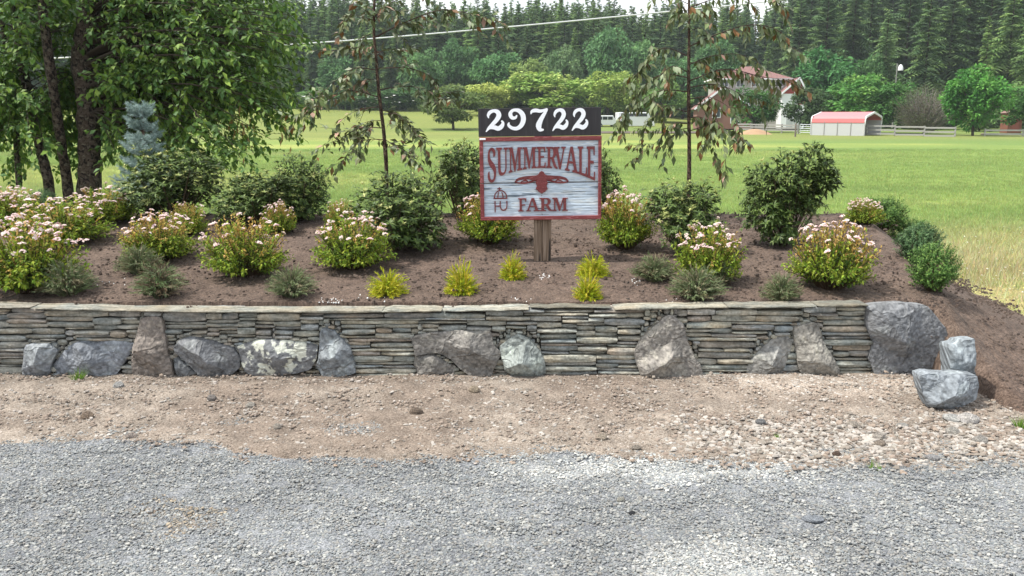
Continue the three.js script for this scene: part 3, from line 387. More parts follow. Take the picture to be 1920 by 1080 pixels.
function flowerGeo(R, r) { const m = new MB(); for (let k = 0; k < 16; k++) { const a = R() * 6.28, q = r * Math.sqrt(R()), s = 0.0045 + R() * 0.004, g = new THREE.OctahedronGeometry(s, 0), c = vary(R() < 0.3 ? C(236, 192, 196) : R() < 0.6 ? C(244, 220, 214) : C(248, 234, 224), R, 0.08, 0.03); g.scale(1.3, 0.7, 1.3); g.translate(Math.cos(a) * q, 0.008 * (1 - (q / r) ** 2) + (R() - 0.5) * 0.005, Math.sin(a) * q); m.add(g, c.map((v) => v * 0.88)); } return m.geo(); }
const FR = rng(77), FLOWERS = [0.016, 0.021, 0.026, 0.019, 0.023].map((r) => flowerGeo(FR, r));
function spirea(seed, nFlower, bronze) {
  const R = rng(seed), o = new THREE.Group(); o.name = 'flowering_shrub';
  const m = new MB(), st = new MB(), tips = [], green = [C(150, 172, 54), C(118, 150, 48), C(164, 176, 64)], tan = [C(208, 172, 102), C(200, 164, 84), C(186, 174, 86)];
  for (let s = 0; s < 250; s++) {
    const a = R() * 6.2832, ph = Math.acos(1 - R() * 1.45), lump = 0.78 + 0.4 * fbm(a * 1.3 + seed, ph * 2.2, 3, seed) , r = lump * (0.72 + 0.34 * R() ** 0.6);
    const sp = ph > 1.57 ? Math.sqrt(Math.sin(ph)) : Math.sin(ph), e = V(sp * Math.cos(a) * 0.40 * r * (s % 13 ? 1 : 1.18), Math.max(0.02, 0.20 + Math.cos(ph) * (ph > 1.57 ? 0.24 : 0.32) * r), sp * Math.sin(a) * 0.40 * r), b = V(e.x * 0.18, 0.0, e.z * 0.18), mid = V(e.x * 0.62, e.y * 0.5 + 0.04, e.z * 0.62);
    const c = new THREE.QuadraticBezierCurve3(b, mid, e), isTan = R() < bronze * smooth(1.75, 0.8, ph); st.tube(c.getPoints(4), [0.004, 0.0035, 0.003, 0.002, 0.0015], 3, C(96, 74, 50, 0.6));
    const n = 19; for (let k = 0; k < n; k++) { const t = 0.34 + 0.66 * (k + R() * 0.8) / n, p = c.getPoint(Math.min(1, t)), tg = c.getTangent(Math.min(1, t)), d = jit(tg.multiplyScalar(0.8).add(side(tg, R).multiplyScalar(0.9)), R, 0.7), nn = jit(V(d.x * 0.2, 1, d.z * 0.2), R, 0.9); nn.addScaledVector(d, -nn.dot(d)).normalize(); const top = isTan && t > 0.66; m.leaf(p, d, nn, (top ? 0.031 : 0.037) * (0.8 + R() * 0.6), (top ? 0.015 : 0.019) * (0.8 + R() * 0.5), vary((top ? tan : green)[Math.floor(R() * 3)], R, 0.22, 0.05).map((v) => v * 0.88)); }
    if (ph < 1.25) tips.push(e);
  }
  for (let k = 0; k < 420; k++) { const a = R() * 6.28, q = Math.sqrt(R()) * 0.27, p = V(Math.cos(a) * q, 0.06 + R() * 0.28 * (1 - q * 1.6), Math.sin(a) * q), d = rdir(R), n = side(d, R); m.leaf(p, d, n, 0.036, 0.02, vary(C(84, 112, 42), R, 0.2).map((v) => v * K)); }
  stuff(part('foliage', m.geo(), M_soft, o)); part('stems', st.geo(), M_twig, o);
  for (let k = 0; k < nFlower && tips.length; k++) { const e = tips.splice(Math.floor(R() * tips.length), 1)[0], f = part('flower_cluster', FLOWERS[Math.floor(R() * 5)], M_flower, o); f.position.set(e.x * 1.01, e.y + 0.006, e.z * 1.01); f.rotation.set((R() - 0.5) * 0.7 + e.z * 0.8, R() * 6, (R() - 0.5) * 0.7 - e.x * 0.8); const s = 0.8 + R() * 0.5; f.scale.set(s, s, s); }
  return o;
}
function rhodo(seed, leggy, tone, lobes) {
  const R = rng(seed), o = new THREE.Group(); o.name = 'rhododendron'; const m = new MB(), st = new MB();
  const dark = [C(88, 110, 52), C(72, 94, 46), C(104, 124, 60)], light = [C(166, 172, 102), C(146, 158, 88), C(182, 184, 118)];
  for (let s = 0; s < 640; s++) {
    const lb = lobes[Math.floor(R() * lobes.length)], a = R() * 6.2832, ph = Math.acos(1 - R() * 1.9), lump = 0.72 + 0.5 * fbm(a * 1.5 + seed * 3, ph * 2.0 + seed + lb[0] * 9, 3, seed), r = lump * (0.6 + 0.44 * R() ** 0.55) * (R() < 0.05 ? 1.2 : 1) * lb[3], cy = lb[1];
    const sp = ph > 1.57 ? Math.sqrt(Math.sin(ph)) : Math.sin(ph), e = V(lb[0] + sp * Math.cos(a) * r, cy + Math.cos(ph) * 0.92 * r, lb[2] + sp * Math.sin(a) * r); if (e.y < 0.04) e.y = 0.04 + R() * 0.05;
    const b = V(e.x * 0.12, 0, e.z * 0.12), c = new THREE.QuadraticBezierCurve3(b, V(e.x * 0.55, e.y * 0.45, e.z * 0.55), e), ax = c.getTangent(1).add(V(0, 0.5, 0)).normalize(); if (s % (leggy ? 15 : 14) === 0) st.tube(c.getPoints(4), [0.008, 0.007, 0.005, 0.004, 0.003], 4, C(104, 88, 70, 0.6));
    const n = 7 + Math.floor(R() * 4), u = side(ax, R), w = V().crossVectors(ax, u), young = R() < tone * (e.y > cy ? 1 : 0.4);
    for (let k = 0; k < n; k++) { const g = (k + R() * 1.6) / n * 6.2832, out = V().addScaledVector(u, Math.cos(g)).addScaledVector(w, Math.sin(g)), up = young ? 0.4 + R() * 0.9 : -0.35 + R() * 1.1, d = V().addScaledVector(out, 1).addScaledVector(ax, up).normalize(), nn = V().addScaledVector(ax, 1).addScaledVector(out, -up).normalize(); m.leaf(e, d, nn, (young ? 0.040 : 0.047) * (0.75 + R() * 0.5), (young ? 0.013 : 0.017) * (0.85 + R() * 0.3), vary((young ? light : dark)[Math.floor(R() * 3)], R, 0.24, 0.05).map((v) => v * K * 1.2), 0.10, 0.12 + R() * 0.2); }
  }
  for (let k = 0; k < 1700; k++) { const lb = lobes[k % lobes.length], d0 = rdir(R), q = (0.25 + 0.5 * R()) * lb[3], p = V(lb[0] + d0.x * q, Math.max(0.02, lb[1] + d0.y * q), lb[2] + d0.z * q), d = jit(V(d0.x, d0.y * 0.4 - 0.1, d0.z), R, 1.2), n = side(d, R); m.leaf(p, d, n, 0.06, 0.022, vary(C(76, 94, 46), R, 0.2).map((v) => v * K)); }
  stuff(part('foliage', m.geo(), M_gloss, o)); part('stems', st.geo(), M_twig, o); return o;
}
function boxwood(seed, cols) {
  const R = rng(seed), o = new THREE.Group(); o.name = 'box_shrub'; const m = new MB(), st = new MB();
  for (let s = 0; s < 520; s++) { const d0 = rdir(R); d0.y = d0.y * 0.85 + 0.1; const lump = 0.72 + 0.5 * fbm(d0.x * 2 + 5, d0.y * 2 + d0.z * 2, 3, seed), r = lump * (0.7 + 0.34 * R()), e = V(d0.x * 0.24 * r, 0.21 + d0.y * 0.235 * r, d0.z * 0.24 * r), ax = jit(V(d0.x, d0.y + 0.6, d0.z), R, 0.6); if (s % 6 === 0) st.tube([V(e.x * 0.1, 0, e.z * 0.1), V(e.x * 0.6, e.y * 0.6, e.z * 0.6), e], [0.005, 0.003, 0.0015], 3, C(96, 84, 60, 0.6)); for (let k = 0; k < 12; k++) { const p = V().copy(e).addScaledVector(ax, (k / 12 - 0.75) * 0.075), d = jit(side(ax, R).addScaledVector(ax, 0.5), R, 0.5), n = jit(V(ax.x, ax.y, ax.z), R, 0.5); n.addScaledVector(d, -n.dot(d)).normalize(); m.leaf(p, d, n, 0.020 + R() * 0.008, 0.012, vary(cols[k > 8 && R() < 0.5 ? 1 : 0], R, 0.25, 0.05).map((v) => v * K)); } }
  stuff(part('foliage', m.geo(), M_soft, o)); part('stems', st.geo(), M_twig, o); return o;
}
function tuft(seed, name, n, cols, { h = 0.17, w = 0.16, leafy = 7, bw = 0.005, arch = 0.4, spread = 1, low = 0 }) {      // lavender, heather, golden juniper
  const R = rng(seed), o = new THREE.Group(); o.name = name; const m = new MB();
  for (let s = 0; s < n; s++) {
    const a = R() * 6.2832, q = Math.sqrt(R()) * spread, e = V(Math.cos(a) * w * q, h * (low ? 0.16 + 0.95 * R() ** 2.2 : 0.45 + 0.6 * R()) * (1 - 0.55 * q * q), Math.sin(a) * w * q), b = V(Math.cos(a) * w * 0.22 * R(), 0, Math.sin(a) * w * 0.22 * R()), c = new THREE.QuadraticBezierCurve3(b, V(e.x * (0.5 - arch * 0.3), e.y * (0.7 + arch * 0.5), e.z * (0.5 - arch * 0.3)), e), k0 = vary(cols[Math.floor(R() * cols.length)], R, 0.22, 0.05).map((v) => v * K);
    m.tube(c.getPoints(3), [bw * 0.5, bw * 0.45, bw * 0.35, 0.0004], 3, k0);
    for (let k = 0; k < leafy; k++) { const t = 0.3 + 0.7 * (k + R()) / leafy, p = c.getPoint(t), tg = c.getTangent(t), sd = side(tg, R), d = V().copy(tg).addScaledVector(sd, 0.75).normalize(); m.blade(p, d, V().crossVectors(d, sd).normalize(), (0.020 + R() * 0.022) * (1.25 - t * 0.6) * (h / 0.17) ** 0.5, bw, vary(k0, R, 0.2)); }
  }
  stuff(part('foliage', m.geo(), M_needle, o)); return o;
}
// first of a kind is the model itself, later ones are copies; size follows the pixels the plant spans
const placed = new Map();
function plant(proto, label, category, group, px, pyBase, wPx, hPx, unitW, unitH, R, depth) {
  const p = onBed(px, pyBase), s = scaleAt(p), sx = wPx / s / unitW, sy = hPx / s / unitH, pos = [p.x, p.y - 0.015, p.z];
  if (!placed.has(proto)) { placed.set(proto, 1); proto.name = numbered(proto.name); scene.add(proto); proto.position.set(...pos); proto.rotation.y = R() * 6.28; proto.scale.set(sx, sy, (sx + (depth ?? sx)) / 2); tag(proto, label, category, group); return proto; }
  return copyOf(proto, label, category, pos, R() * 6.28, [sx, sy, sx], group);
}
{
  const R = rng(505), A = spirea(11, 84, 0.5), B = spirea(12, 46, 0.8), Cc = spirea(13, 28, 0.75), D = spirea(14, 60, 0.5), G = 'low pink flowering shrubs on the bed';
  for (const [p, px, py, w, h, label] of [
    [A, 58, 545, 190, 150, 'big green shrub thick with pale pink flowers cut by the left frame edge'], [D, 118, 455, 170, 96, 'pink flowering shrub behind the front left one, massed with blossom'], [A, 22, 428, 130, 84, 'pink flowering shrub furthest back at the left frame edge'], [D, 196, 418, 120, 78, 'pink flowering shrub below the left tree trunk beside the first dark shrub'],
    [B, 300, 487, 140, 98, 'small bronze-tipped flowering shrub under the leftmost rhododendron'], [Cc, 352, 440, 76, 66, 'little flowering shrub with pink heads close behind the bronze-tipped pair'], [Cc, 462, 516, 158, 122, 'rounded orange-green flowering shrub with few blossoms behind the tan wall stone'], [B, 525, 438, 66, 66, 'small flowering shrub peeping out right of the second rhododendron with pink heads'],
    [D, 664, 502, 150, 116, 'upright flowering shrub with pink heads in front of the third rhododendron'], [Cc, 640, 425, 60, 56, 'small half-hidden flowering shrub left of the third rhododendron'], [B, 918, 456, 126, 104, 'green flowering shrub left of the sign post partly behind the sign'], [B, 1172, 466, 110, 118, 'flowering shrub just right of the sign board'], [D, 1140, 402, 52, 60, 'pink blossoms on a shrub at the right edge of the sign'],
    [D, 1326, 526, 132, 122, 'bright yellow-green flowering shrub before the round dark shrub right of the sign'], [B, 1558, 540, 158, 138, 'large bronze-green flowering shrub below the leggy rhododendron at the right'], [A, 1618, 420, 74, 54, 'small flowering shrub at the far right beside the box bushes']]) plant(p, label, 'shrub', G, px, py, w, h, 0.80, 0.53, R);
  const H = rhodo(21, false, 0.36, [[0, 0.42, 0, 0.30], [-0.20, 0.30, 0.08, 0.24], [0.22, 0.34, -0.04, 0.22], [0.06, 0.5, 0.12, 0.22], [-0.04, 0.22, 0.18, 0.22], [0.2, 0.2, 0.16, 0.2], [-0.16, 0.48, -0.12, 0.22]]), I = rhodo(22, false, 0.2, [[-0.06, 0.46, 0, 0.28], [0.18, 0.4, 0.06, 0.26], [-0.22, 0.3, 0.06, 0.22], [0.2, 0.2, 0.12, 0.22], [-0.06, 0.22, 0.2, 0.22], [0.02, 0.3, -0.2, 0.26]]), J = rhodo(23, true, 0.16, [[-0.22, 0.44, 0, 0.20], [-0.24, 0.26, 0.06, 0.18], [-0.06, 0.50, 0.08, 0.22], [0.16, 0.58, 0.02, 0.20], [0.26, 0.48, 0.04, 0.15], [-0.10, 0.14, 0.1, 0.15], [0.04, 0.32, 0.05, 0.18], [0.16, 0.36, -0.05, 0.15]]), RG = 'dark evergreen rhododendrons on the bed';
  for (const [p, px, py, w, h, label] of [
    [H, 330, 410, 200, 142, 'broad rhododendron with yellowish new leaves in front of the blue spruce'], [I, 560, 412, 120, 140, 'darker rhododendron at the right of the left-hand pair'], [H, 488, 424, 168, 116, 'low rhododendron between two others left of the sign, with pale green leaves'], [I, 745, 468, 204, 168, 'wide dark rhododendron midway between the left trees and the sign'], [H, 862, 408, 130, 158, 'tall rhododendron directly left of the sign boards'], [I, 1120, 402, 90, 140, 'rhododendron mostly hidden behind the sign, showing at its right'],
    [H, 1278, 474, 176, 152, 'dense round rhododendron below the thin purple-leaved tree right of the sign'], [J, 1474, 458, 190, 196, 'tall leggy rhododendron with bare stems showing right of the thin tree']]) plant(p, label, 'shrub', RG, px, py, w, h, 0.86, 0.76, p === J ? () => 0 : R);
  const X = boxwood(31, [C(98, 136, 66), C(136, 168, 86)]), Y = boxwood(32, [C(92, 126, 82), C(122, 150, 102)]), XG = 'small box bushes along the edges of the bed';
  for (const [p, px, py, w, h, label] of [[Y, 78, 376, 58, 50, 'small clipped box bush left of the big tree trunk'], [X, 1652, 425, 88, 68, 'box bush highest on the right shoulder of the bed'], [X, 1706, 448, 90, 74, 'second box bush down the right edge of the bed'], [Y, 1722, 496, 84, 84, 'third box bush down the right edge, bluish green'], [X, 1748, 546, 92, 96, 'lowest box bush nearest the wall on the right shoulder']]) plant(p, label, 'shrub', XG, px, py, w, h, 0.47, 0.43, R);
  const L1 = tuft(41, 'lavender', 330, [C(138, 148, 108), C(120, 138, 92), C(150, 142, 112)], {}), L2 = tuft(42, 'heather', 330, [C(132, 116, 92), C(118, 104, 82), C(120, 140, 92), C(140, 150, 110)], { arch: 0.7 }), LG = 'small grey-green lavender and heather plants along the wall';
  for (const [p, px, py, w, h, label] of [[L1, 262, 512, 90, 54, 'grey-green tuft below the bronze-tipped shrub, behind the brown one'], [L2, 302, 557, 108, 62, 'brownish wiry tuft above the tall brown wall boulder'], [L1, 128, 553, 108, 66, 'grey-green tuft right of the big blossoming shrub at the left'], [L1, 548, 556, 96, 58, 'green wiry tuft alone above the lichen boulder'], [L1, 1226, 526, 90, 50, 'grey tuft nearest the round dark shrub on the right of the sign'], [L1, 1306, 562, 112, 64, 'wide grey-green tuft below the bright flowering shrub right of the sign'], [L2, 1350, 535, 70, 44, 'small tuft at the foot of the bright flowering shrub on the right'], [L1, 1464, 565, 80, 56, 'grey tuft at the wall edge left of the large right-hand shrub']]) plant(p, label, 'plant', LG, px, py, w, h, 0.30, 0.155, R);
  const Q1 = tuft(51, 'golden_juniper', 290, [C(196, 204, 44), C(178, 192, 40), C(214, 208, 64)], { h: 0.17, w: 0.17, leafy: 12, bw: 0.006, arch: 0.35, low: 1 }), Q2 = tuft(52, 'golden_juniper', 270, [C(196, 204, 44), C(170, 188, 40), C(220, 206, 70)], { h: 0.2, w: 0.15, leafy: 12, bw: 0.006, arch: 0.2, low: 1 }), QG = 'bright yellow-green dwarf conifers in front of the sign';
  for (const [p, px, py, w, h, label] of [[Q1, 727, 550, 84, 48, 'yellow-green dwarf conifer furthest left of the five'], [Q2, 867, 549, 76, 54, 'yellow-green dwarf conifer second from the left'], [Q2, 962, 522, 60, 42, 'yellow-green dwarf conifer just left of the sign post'], [Q1, 1112, 516, 66, 42, 'yellow-green dwarf conifer at the right, the farther of two'], [Q2, 1101, 559, 66, 46, 'yellow-green dwarf conifer at the right, the nearer of two']]) plant(p, label, 'plant', QG, px, py, w, h, 0.32, 0.16, R);
}
// weeds at the wall foot and in the gravel
{
  const w = (seed, px, py, wd, hh, label, front = true) => { const R = rng(seed), p = front ? onFront(px, py) : onBed(px, py), s = scaleAt(p), m = new MB(); for (let k = 0; k < (wd < 10 ? 12 : wd < 16 ? 26 : 70); k++) { const a = R() * 6.28, q = R(), d = V(Math.cos(a) * q * 0.8, 0.8, Math.sin(a) * q * 0.8).normalize(); m.blade(V(Math.cos(a) * q * wd / s * 0.3, 0, Math.sin(a) * q * wd / s * 0.3), d, side(d, R), hh / s * (0.5 + R() * 0.7), 0.005, vary(C(126, 164, 66), R, 0.25).map((v) => v * K)); } const o = tag(part('weed', m.geo(), M_soft, scene), label, 'weed'); o.position.set(p.x, p.y - 0.003, p.z); };
  w(61, 146, 712, 26, 24, 'little green weed at the foot of the broad blue-grey boulder'); w(62, 1634, 880, 8, 22, 'thin grass sprout at the gravel edge, left of a pair'); w(63, 1650, 884, 8, 20, 'thin grass sprout at the gravel edge, right of a pair'); w(64, 1912, 802, 26, 24, 'green grass tuft at the right frame edge on the dirt'); w(65, 1458, 822, 14, 12, 'tiny yellowish weed in the dirt strip right of the middle');
}
// blue spruce
{
  const R = rng(606), d = 9.45, p = at(272, 398, d), g = groundAt(p.x, d), s = F / 9.0, o = thing('blue_spruce', 'young blue spruce with stiff silvery blue branches behind the left rhododendron', 'tree', [at(272, 300, d).x, g - 0.02, -d]);
  const H = at(272, 197, d).y - g, tr = new MB(); tr.tube([V(0, 0, 0), V(0, H * 0.5, 0), V(0.01, H * 0.97, 0)], [0.03, 0.02, 0.005], 6, C(120, 100, 84, 0.6)); part('trunk', tr.geo(), M_twig, o);
  const cols = [C(152, 172, 166), C(136, 158, 154), C(168, 186, 180)];
  const twig = (m, a, b) => { const n = 46, ax = V().subVectors(b, a), L = ax.length(); ax.normalize(); for (let k = 0; k < n; k++) { const t = k / n, q = V().lerpVectors(a, b, t), sd = side(ax, R), d = V().copy(ax).multiplyScalar(0.75).addScaledVector(sd, 0.8).normalize(); m.blade(q, d, V().crossVectors(d, sd).normalize(), 0.042 * (1.15 - t * 0.3), 0.007, vary(cols[Math.floor(R() * 3)], R, 0.18, 0.04).map((v) => v * 0.88)); } };
  for (let lv = 0; lv < 8; lv++) { const y = H * (0.08 + 0.80 * (lv / 7)), rad = 0.34 * (1 - lv / 8) ** 1.3 + 0.03, nb = lv < 5 ? 7 : 5; for (let b = 0; b < nb; b++) { const a = (b + R() * 0.5) / nb * 6.28 + lv, r = rad * (0.8 + R() * 0.4), out = V(Math.cos(a), 0, Math.sin(a)), m = new MB(), tip = V(out.x * r, y + 0.05 + R() * 0.10, out.z * r), root = V(0, y, 0); m.tube([root, tip], [0.006, 0.003], 4, C(120, 100, 84, 0.6)); for (let k = 0; k < 4; k++) { const t = 0.3 + k * 0.2, q = V().lerpVectors(root, tip, t), sd = V(-out.z, 0, out.x); for (const e of [1, -1]) twig(m, q, V().copy(q).addScaledVector(out, 0.07).addScaledVector(sd, e * 0.085 * (1.2 - t * 0.4)).add(V(0, 0.02 + R() * 0.05, 0))); } twig(m, V().lerpVectors(root, tip, 0.3), tip); part('branch', m.geo(), M_needle, o); } }
  const m = new MB(); twig(m, V(0, H * 0.84, 0), V(0, H, 0)); for (let b = 0; b < 5; b++) { const a = b / 5 * 6.28; twig(m, V(0, H * 0.9, 0), V(Math.cos(a) * 0.07, H * 0.96, Math.sin(a) * 0.07)); } part('branch', m.geo(), M_needle, o);
}

// ---------------------------------------------------------------- the near trees
const T_bark = tex(512, 1024, (u, v) => { const g = fbm(u * 14, v * 16, 4, 161, 14, 16), f = fbm(u * 50, v * 60, 3, 162, 50, 60), c = smooth(0.42, 0.34, fbm(u * 18, v * 10, 3, 163, 18, 10)), l = smooth(0.62, 0.7, fbm(u * 8, v * 14, 3, 164, 8, 14)), s = (g - 0.5) * 80 + (f - 0.5) * 60; return [lerp(120 + s, 50, c) + l * 34, lerp(104 + s, 40, c) + l * 40, lerp(90 + s, 34, c) + l * 34]; });
const M_bark = mat({ map: rep(T_bark, 1), bumpMap: T_bark, bumpScale: 0.03, vertexColors: true, roughness: 1 });
const leafUnit = (c) => { const m = new MB(); m.leaf(V(0, 0, 0), V(0, 0, 1), UP, 1, 1, c, 0.12, 0.16); return m.geo(); };
function emitLeaves(L, parent, material, most) {                       // the nearest leaves are meshes of their own, the others one mass
  L.sort((a, b) => b.near - a.near); const shared = [], m = new MB(), X = new THREE.Matrix4();
  L.forEach((l, k) => {
    if (k >= most) { m.leaf(l.p, l.d, l.n, l.len, l.wid, l.c); return; }
    const g = (shared[l.key ?? k % 24] ??= leafUnit(l.c)), o = part('leaf', g, material, parent), x = V().crossVectors(l.n, l.d); X.makeBasis(x.multiplyScalar(l.wid), V().copy(l.n).multiplyScalar(l.wid), V().copy(l.d).multiplyScalar(l.len)); o.position.copy(l.p); X.decompose(V(), o.quaternion, o.scale);
  });
  if (L.length > most) stuff(part('foliage', m.geo(), material, parent));
}
const hangLeaf = (L, R, p, tg, len, ar, c, droop, origin) => { const sd = side(tg, R), d = jit(V(tg.x * 0.4 + sd.x * 0.8, tg.y * 0.4 + sd.y * 0.4 - droop, tg.z * 0.4 + sd.z * 0.8), R, 0.5), n = jit(V(d.x * 0.5 + (R() - 0.5), 0.9, d.z * 0.5 + (R() - 0.3)), R, 0.8); n.addScaledVector(d, -n.dot(d)); if (n.lengthSq() < 1e-3) n.copy(side(d, R)); n.normalize(); L.push({ p: V().copy(p), d, n, len, wid: len * ar, c, near: len / -(p.z + origin) }); };
{
  const R = rng(707), D = 13, base = at(165, 350, D), g = groundAt(base.x, D), o = thing('broadleaf_tree', 'large leafy tree with several dark trunks at the upper left behind the bed', 'tree', [base.x, g, -D]);
  const loc = (px, py, d) => { const q = at(px, py, d); return V(q.x - base.x, q.y - g, q.z + D); };
  const stems = [[[[166, 365], [168, 290], [163, 200], [155, 110], [168, 20], [182, -120], [170, -330], [190, -520]], [27, 25, 25, 23, 21, 16, 10, 4], 0], [[[128, 360], [118, 290], [104, 200], [92, 110], [78, 0], [60, -150], [48, -300]], [12, 11, 11, 10, 9, 7, 4], -0.5], [[[92, 345], [78, 290], [62, 220], [46, 140], [26, 30], [-10, -140], [-20, -260]], [12, 11, 10, 10, 9, 6, 3], 0.4], [[[240, 240], [246, 160], [256, 80], [270, 0], [300, -120]], [5, 5, 5, 4, 3], -0.3], [[[36, 350], [30, 250], [16, 150], [4, 40], [-20, -90]], [7, 7, 6, 5, 4], 0.8]];
  const paths = []; for (const [pts, rad, off] of stems) { const c = new THREE.CatmullRomCurve3(pts.map(([x, y], k) => loc(x, y, D + off * Math.min(1, k / 3)))), n = pts.length * 5, m = new MB(); const rr = Array.from({ length: n + 1 }, (_, k) => interp(rad.map((r, q) => [q / (rad.length - 1), 0.78 * r / (F / D)]), k / n)); const P = c.getPoints(n); if (pts.length > 5) P[0].y = -0.25; m.tube(P, rr, 14, [1, 1, 1].map(() => 0.42), 0.4, 0.35); part('trunk', m.geo(), M_bark, o); paths.push(c); }
  const L = [], tw = new MB(), greens = [C(104, 138, 56), C(84, 118, 50), C(126, 156, 64), C(94, 130, 70)], bark = C(84, 72, 60, 0.55);
  const edge = [[-520, 330], [-420, 420], [-260, 520], [-100, 560], [0, 560], [60, 580], [140, 606], [200, 590], [250, 545], [300, 480], [330, 300]];
  const grow = (ex, ey, dz) => {
    if (ex > 95 && ex < 205 && ey > 60) dz = Math.abs(dz) + 0.35;
    const e = loc(ex, ey, D + dz), src = paths[ex < 60 ? (R() < 0.5 ? 2 : 4) : ex < 150 ? (R() < 0.5 ? 1 : 2) : (R() < 0.7 ? 0 : 3)]; let t = 0, best = 9; for (let k = 0; k <= 30; k++) { const q = src.getPoint(k / 30), dd = Math.abs(q.y - (e.y + (e.y < 1.9 ? 0.55 : -0.1))); if (dd < best) { best = dd; t = k / 30; } }
    const b = src.getPoint(t), len = b.distanceTo(e), c = new THREE.QuadraticBezierCurve3(b, V((b.x + e.x) / 2, lerp(Math.max(b.y, e.y), (b.y + e.y) / 2, 0.3) + 0.12 * len, (b.z + e.z) / 2), e), r0 = 0.006 + 0.006 * len; tw.tube(c.getPoints(6), [1, 0.85, 0.7, 0.55, 0.4, 0.28, 0.15].map((k) => k * r0), 5, bark);
    const nt = 5 + Math.round(len * 2.2); for (let k = 0; k < nt; k++) { const u = 1 - 0.72 * (k / nt) ** 1.1, q = c.getPoint(u), tg = c.getTangent(u), d = jit(V(tg.x * 0.7, tg.y * 0.5 - 0.25, tg.z * 0.7), R, 1.5), l = 0.22 + R() * 0.3, e2 = V().copy(q).addScaledVector(d, l); tw.tube([q, e2], [0.003, 0.0015], 3, bark); const nl = 9; for (let i = 0; i < nl; i++) { const p = V().lerpVectors(q, e2, 0.15 + 0.85 * i / nl); hangLeaf(L, R, p, d, 0.075 + R() * 0.045, 0.56, vary(R() < 0.05 ? C(140, 168, 72) : greens[Math.floor(R() * 4)], R, 0.28, 0.06).map((v) => v * 0.92), 0.35, -D); } }
  };
  for (let k = 0; k < 430; k++) { const ey = -60 + R() * 380, mx = interp(edge, ey) - 20, ex = -90 + (mx + 90) * R() ** 0.8;  if (ey > 200 && R() < 0.2) continue; if (ex < 210 && ey > 245 && R() < 0.35) continue; grow(ex, ey, (R() - 0.5) * 2.6 + (ex > 350 ? -0.4 : 0)); }
  for (let k = 0; k < 80; k++) grow(-70 + R() * 400, 120 + R() * 175, (R() - 0.35) * 2.4);
  for (let k = 0; k < 110; k++) { const ey = -500 + R() * 440, mx = interp(edge, ey); grow(-260 + (mx + 260) * R(), ey, (R() - 0.5) * 4); }
  part('branches', tw.geo(), M_twig, o);
  for (const [hx, hy, n] of [[442, 215, 26], [470, 245, 8], [455, 265, 10], [540, 245, 7]]) for (let k = 0; k < n; k++) { const p = loc(hx + (R() - 0.5) * 26, hy + (R() - 0.5) * 70, 12.1), d = jit(V(0, -1, 0), R, 0.5); L.push({ p, d, n: side(d, R), len: 0.10 + R() * 0.04, wid: 0.026, c: vary(C(196, 160, 104), R, 0.15).map((v) => v * 0.7), near: 1, key: 30 + k % 4 }); }
  emitLeaves(L, o, leafMat(0.6, 0.4, { specularIntensity: 0.4 }), 300);
  console.log('leaves', L.length);
}
function thinTree(seed, label, D, trunk, tw0, branches, droop, tones, per) {
  const R = rng(seed), b0 = at(...trunk[0], D), g = groundAt(b0.x, D), o = thing('purple_leaf_tree', label, 'tree', [b0.x, g, -D]), loc = (px, py, d) => { const q = at(px, py, d); return V(q.x - b0.x, q.y - g, q.z + D); };
  const tr = new THREE.CatmullRomCurve3([V(0, -0.1, 0), ...trunk.map(([x, y]) => loc(x, y, D))]), m = new MB(), n = 30, s = F / D; m.tube(tr.getPoints(n), Array.from({ length: n + 1 }, (_, k) => tw0 / 2 / s * (1 - 0.55 * k / n)), 8, [0.55, 0.44, 0.38], 0.25, 0.3); part('trunk', m.geo(), M_bark, o);
  const L = [];
  for (const br of branches) {
    const off = (R() - 0.5) * 0.9, c = new THREE.CatmullRomCurve3(br.map(([x, y], k) => loc(x, y, D + off * k / (br.length - 1)))), len = c.getLength(), t = new MB(), P = c.getPoints(12); t.tube(P, P.map((_, k) => (0.0025 + 0.004 * len) * (1 - 0.8 * k / 12)), 5, C(92, 72, 62, 0.6));
    const put = (p, tg, tip) => { const q = R(), col = q < 0.015 + 0.03 * tip ? C(186, 152, 132) : q < 0.05 + 0.09 * tip ? C(126, 92, 54) : tones[Math.floor(R() * tones.length)]; hangLeaf(L, R, p, tg, 0.07 + R() * 0.045, 0.44, vary(col, R, 0.22, 0.05).map((v) => v * 0.9), droop, -D); };
    const ns = Math.round(len / 0.05); for (let k = 1; k <= ns; k++) { const u = k / ns; if (u < 0.12) continue; const p = c.getPoint(u), tg = c.getTangent(u); put(p, tg, u); put(p, tg, u); if (R() < per) { const d = jit(V(tg.x * 0.5, -0.35, tg.z * 0.5), R, 1.5), l = 0.10 + R() * 0.18, e = V().copy(p).addScaledVector(d, l); e.y -= 0.04; t.tube([p, e], [0.003, 0.0015], 3, C(92, 72, 62, 0.6)); for (let i = 0; i < 8; i++) put(V().lerpVectors(p, e, (i + 1) / 8), d, u); } }
    part('branch', t.geo(), M_twig, o);
  }
  emitLeaves(L, o, leafMat(0.5, 0.3, { specularIntensity: 0.5 }), 300);
}
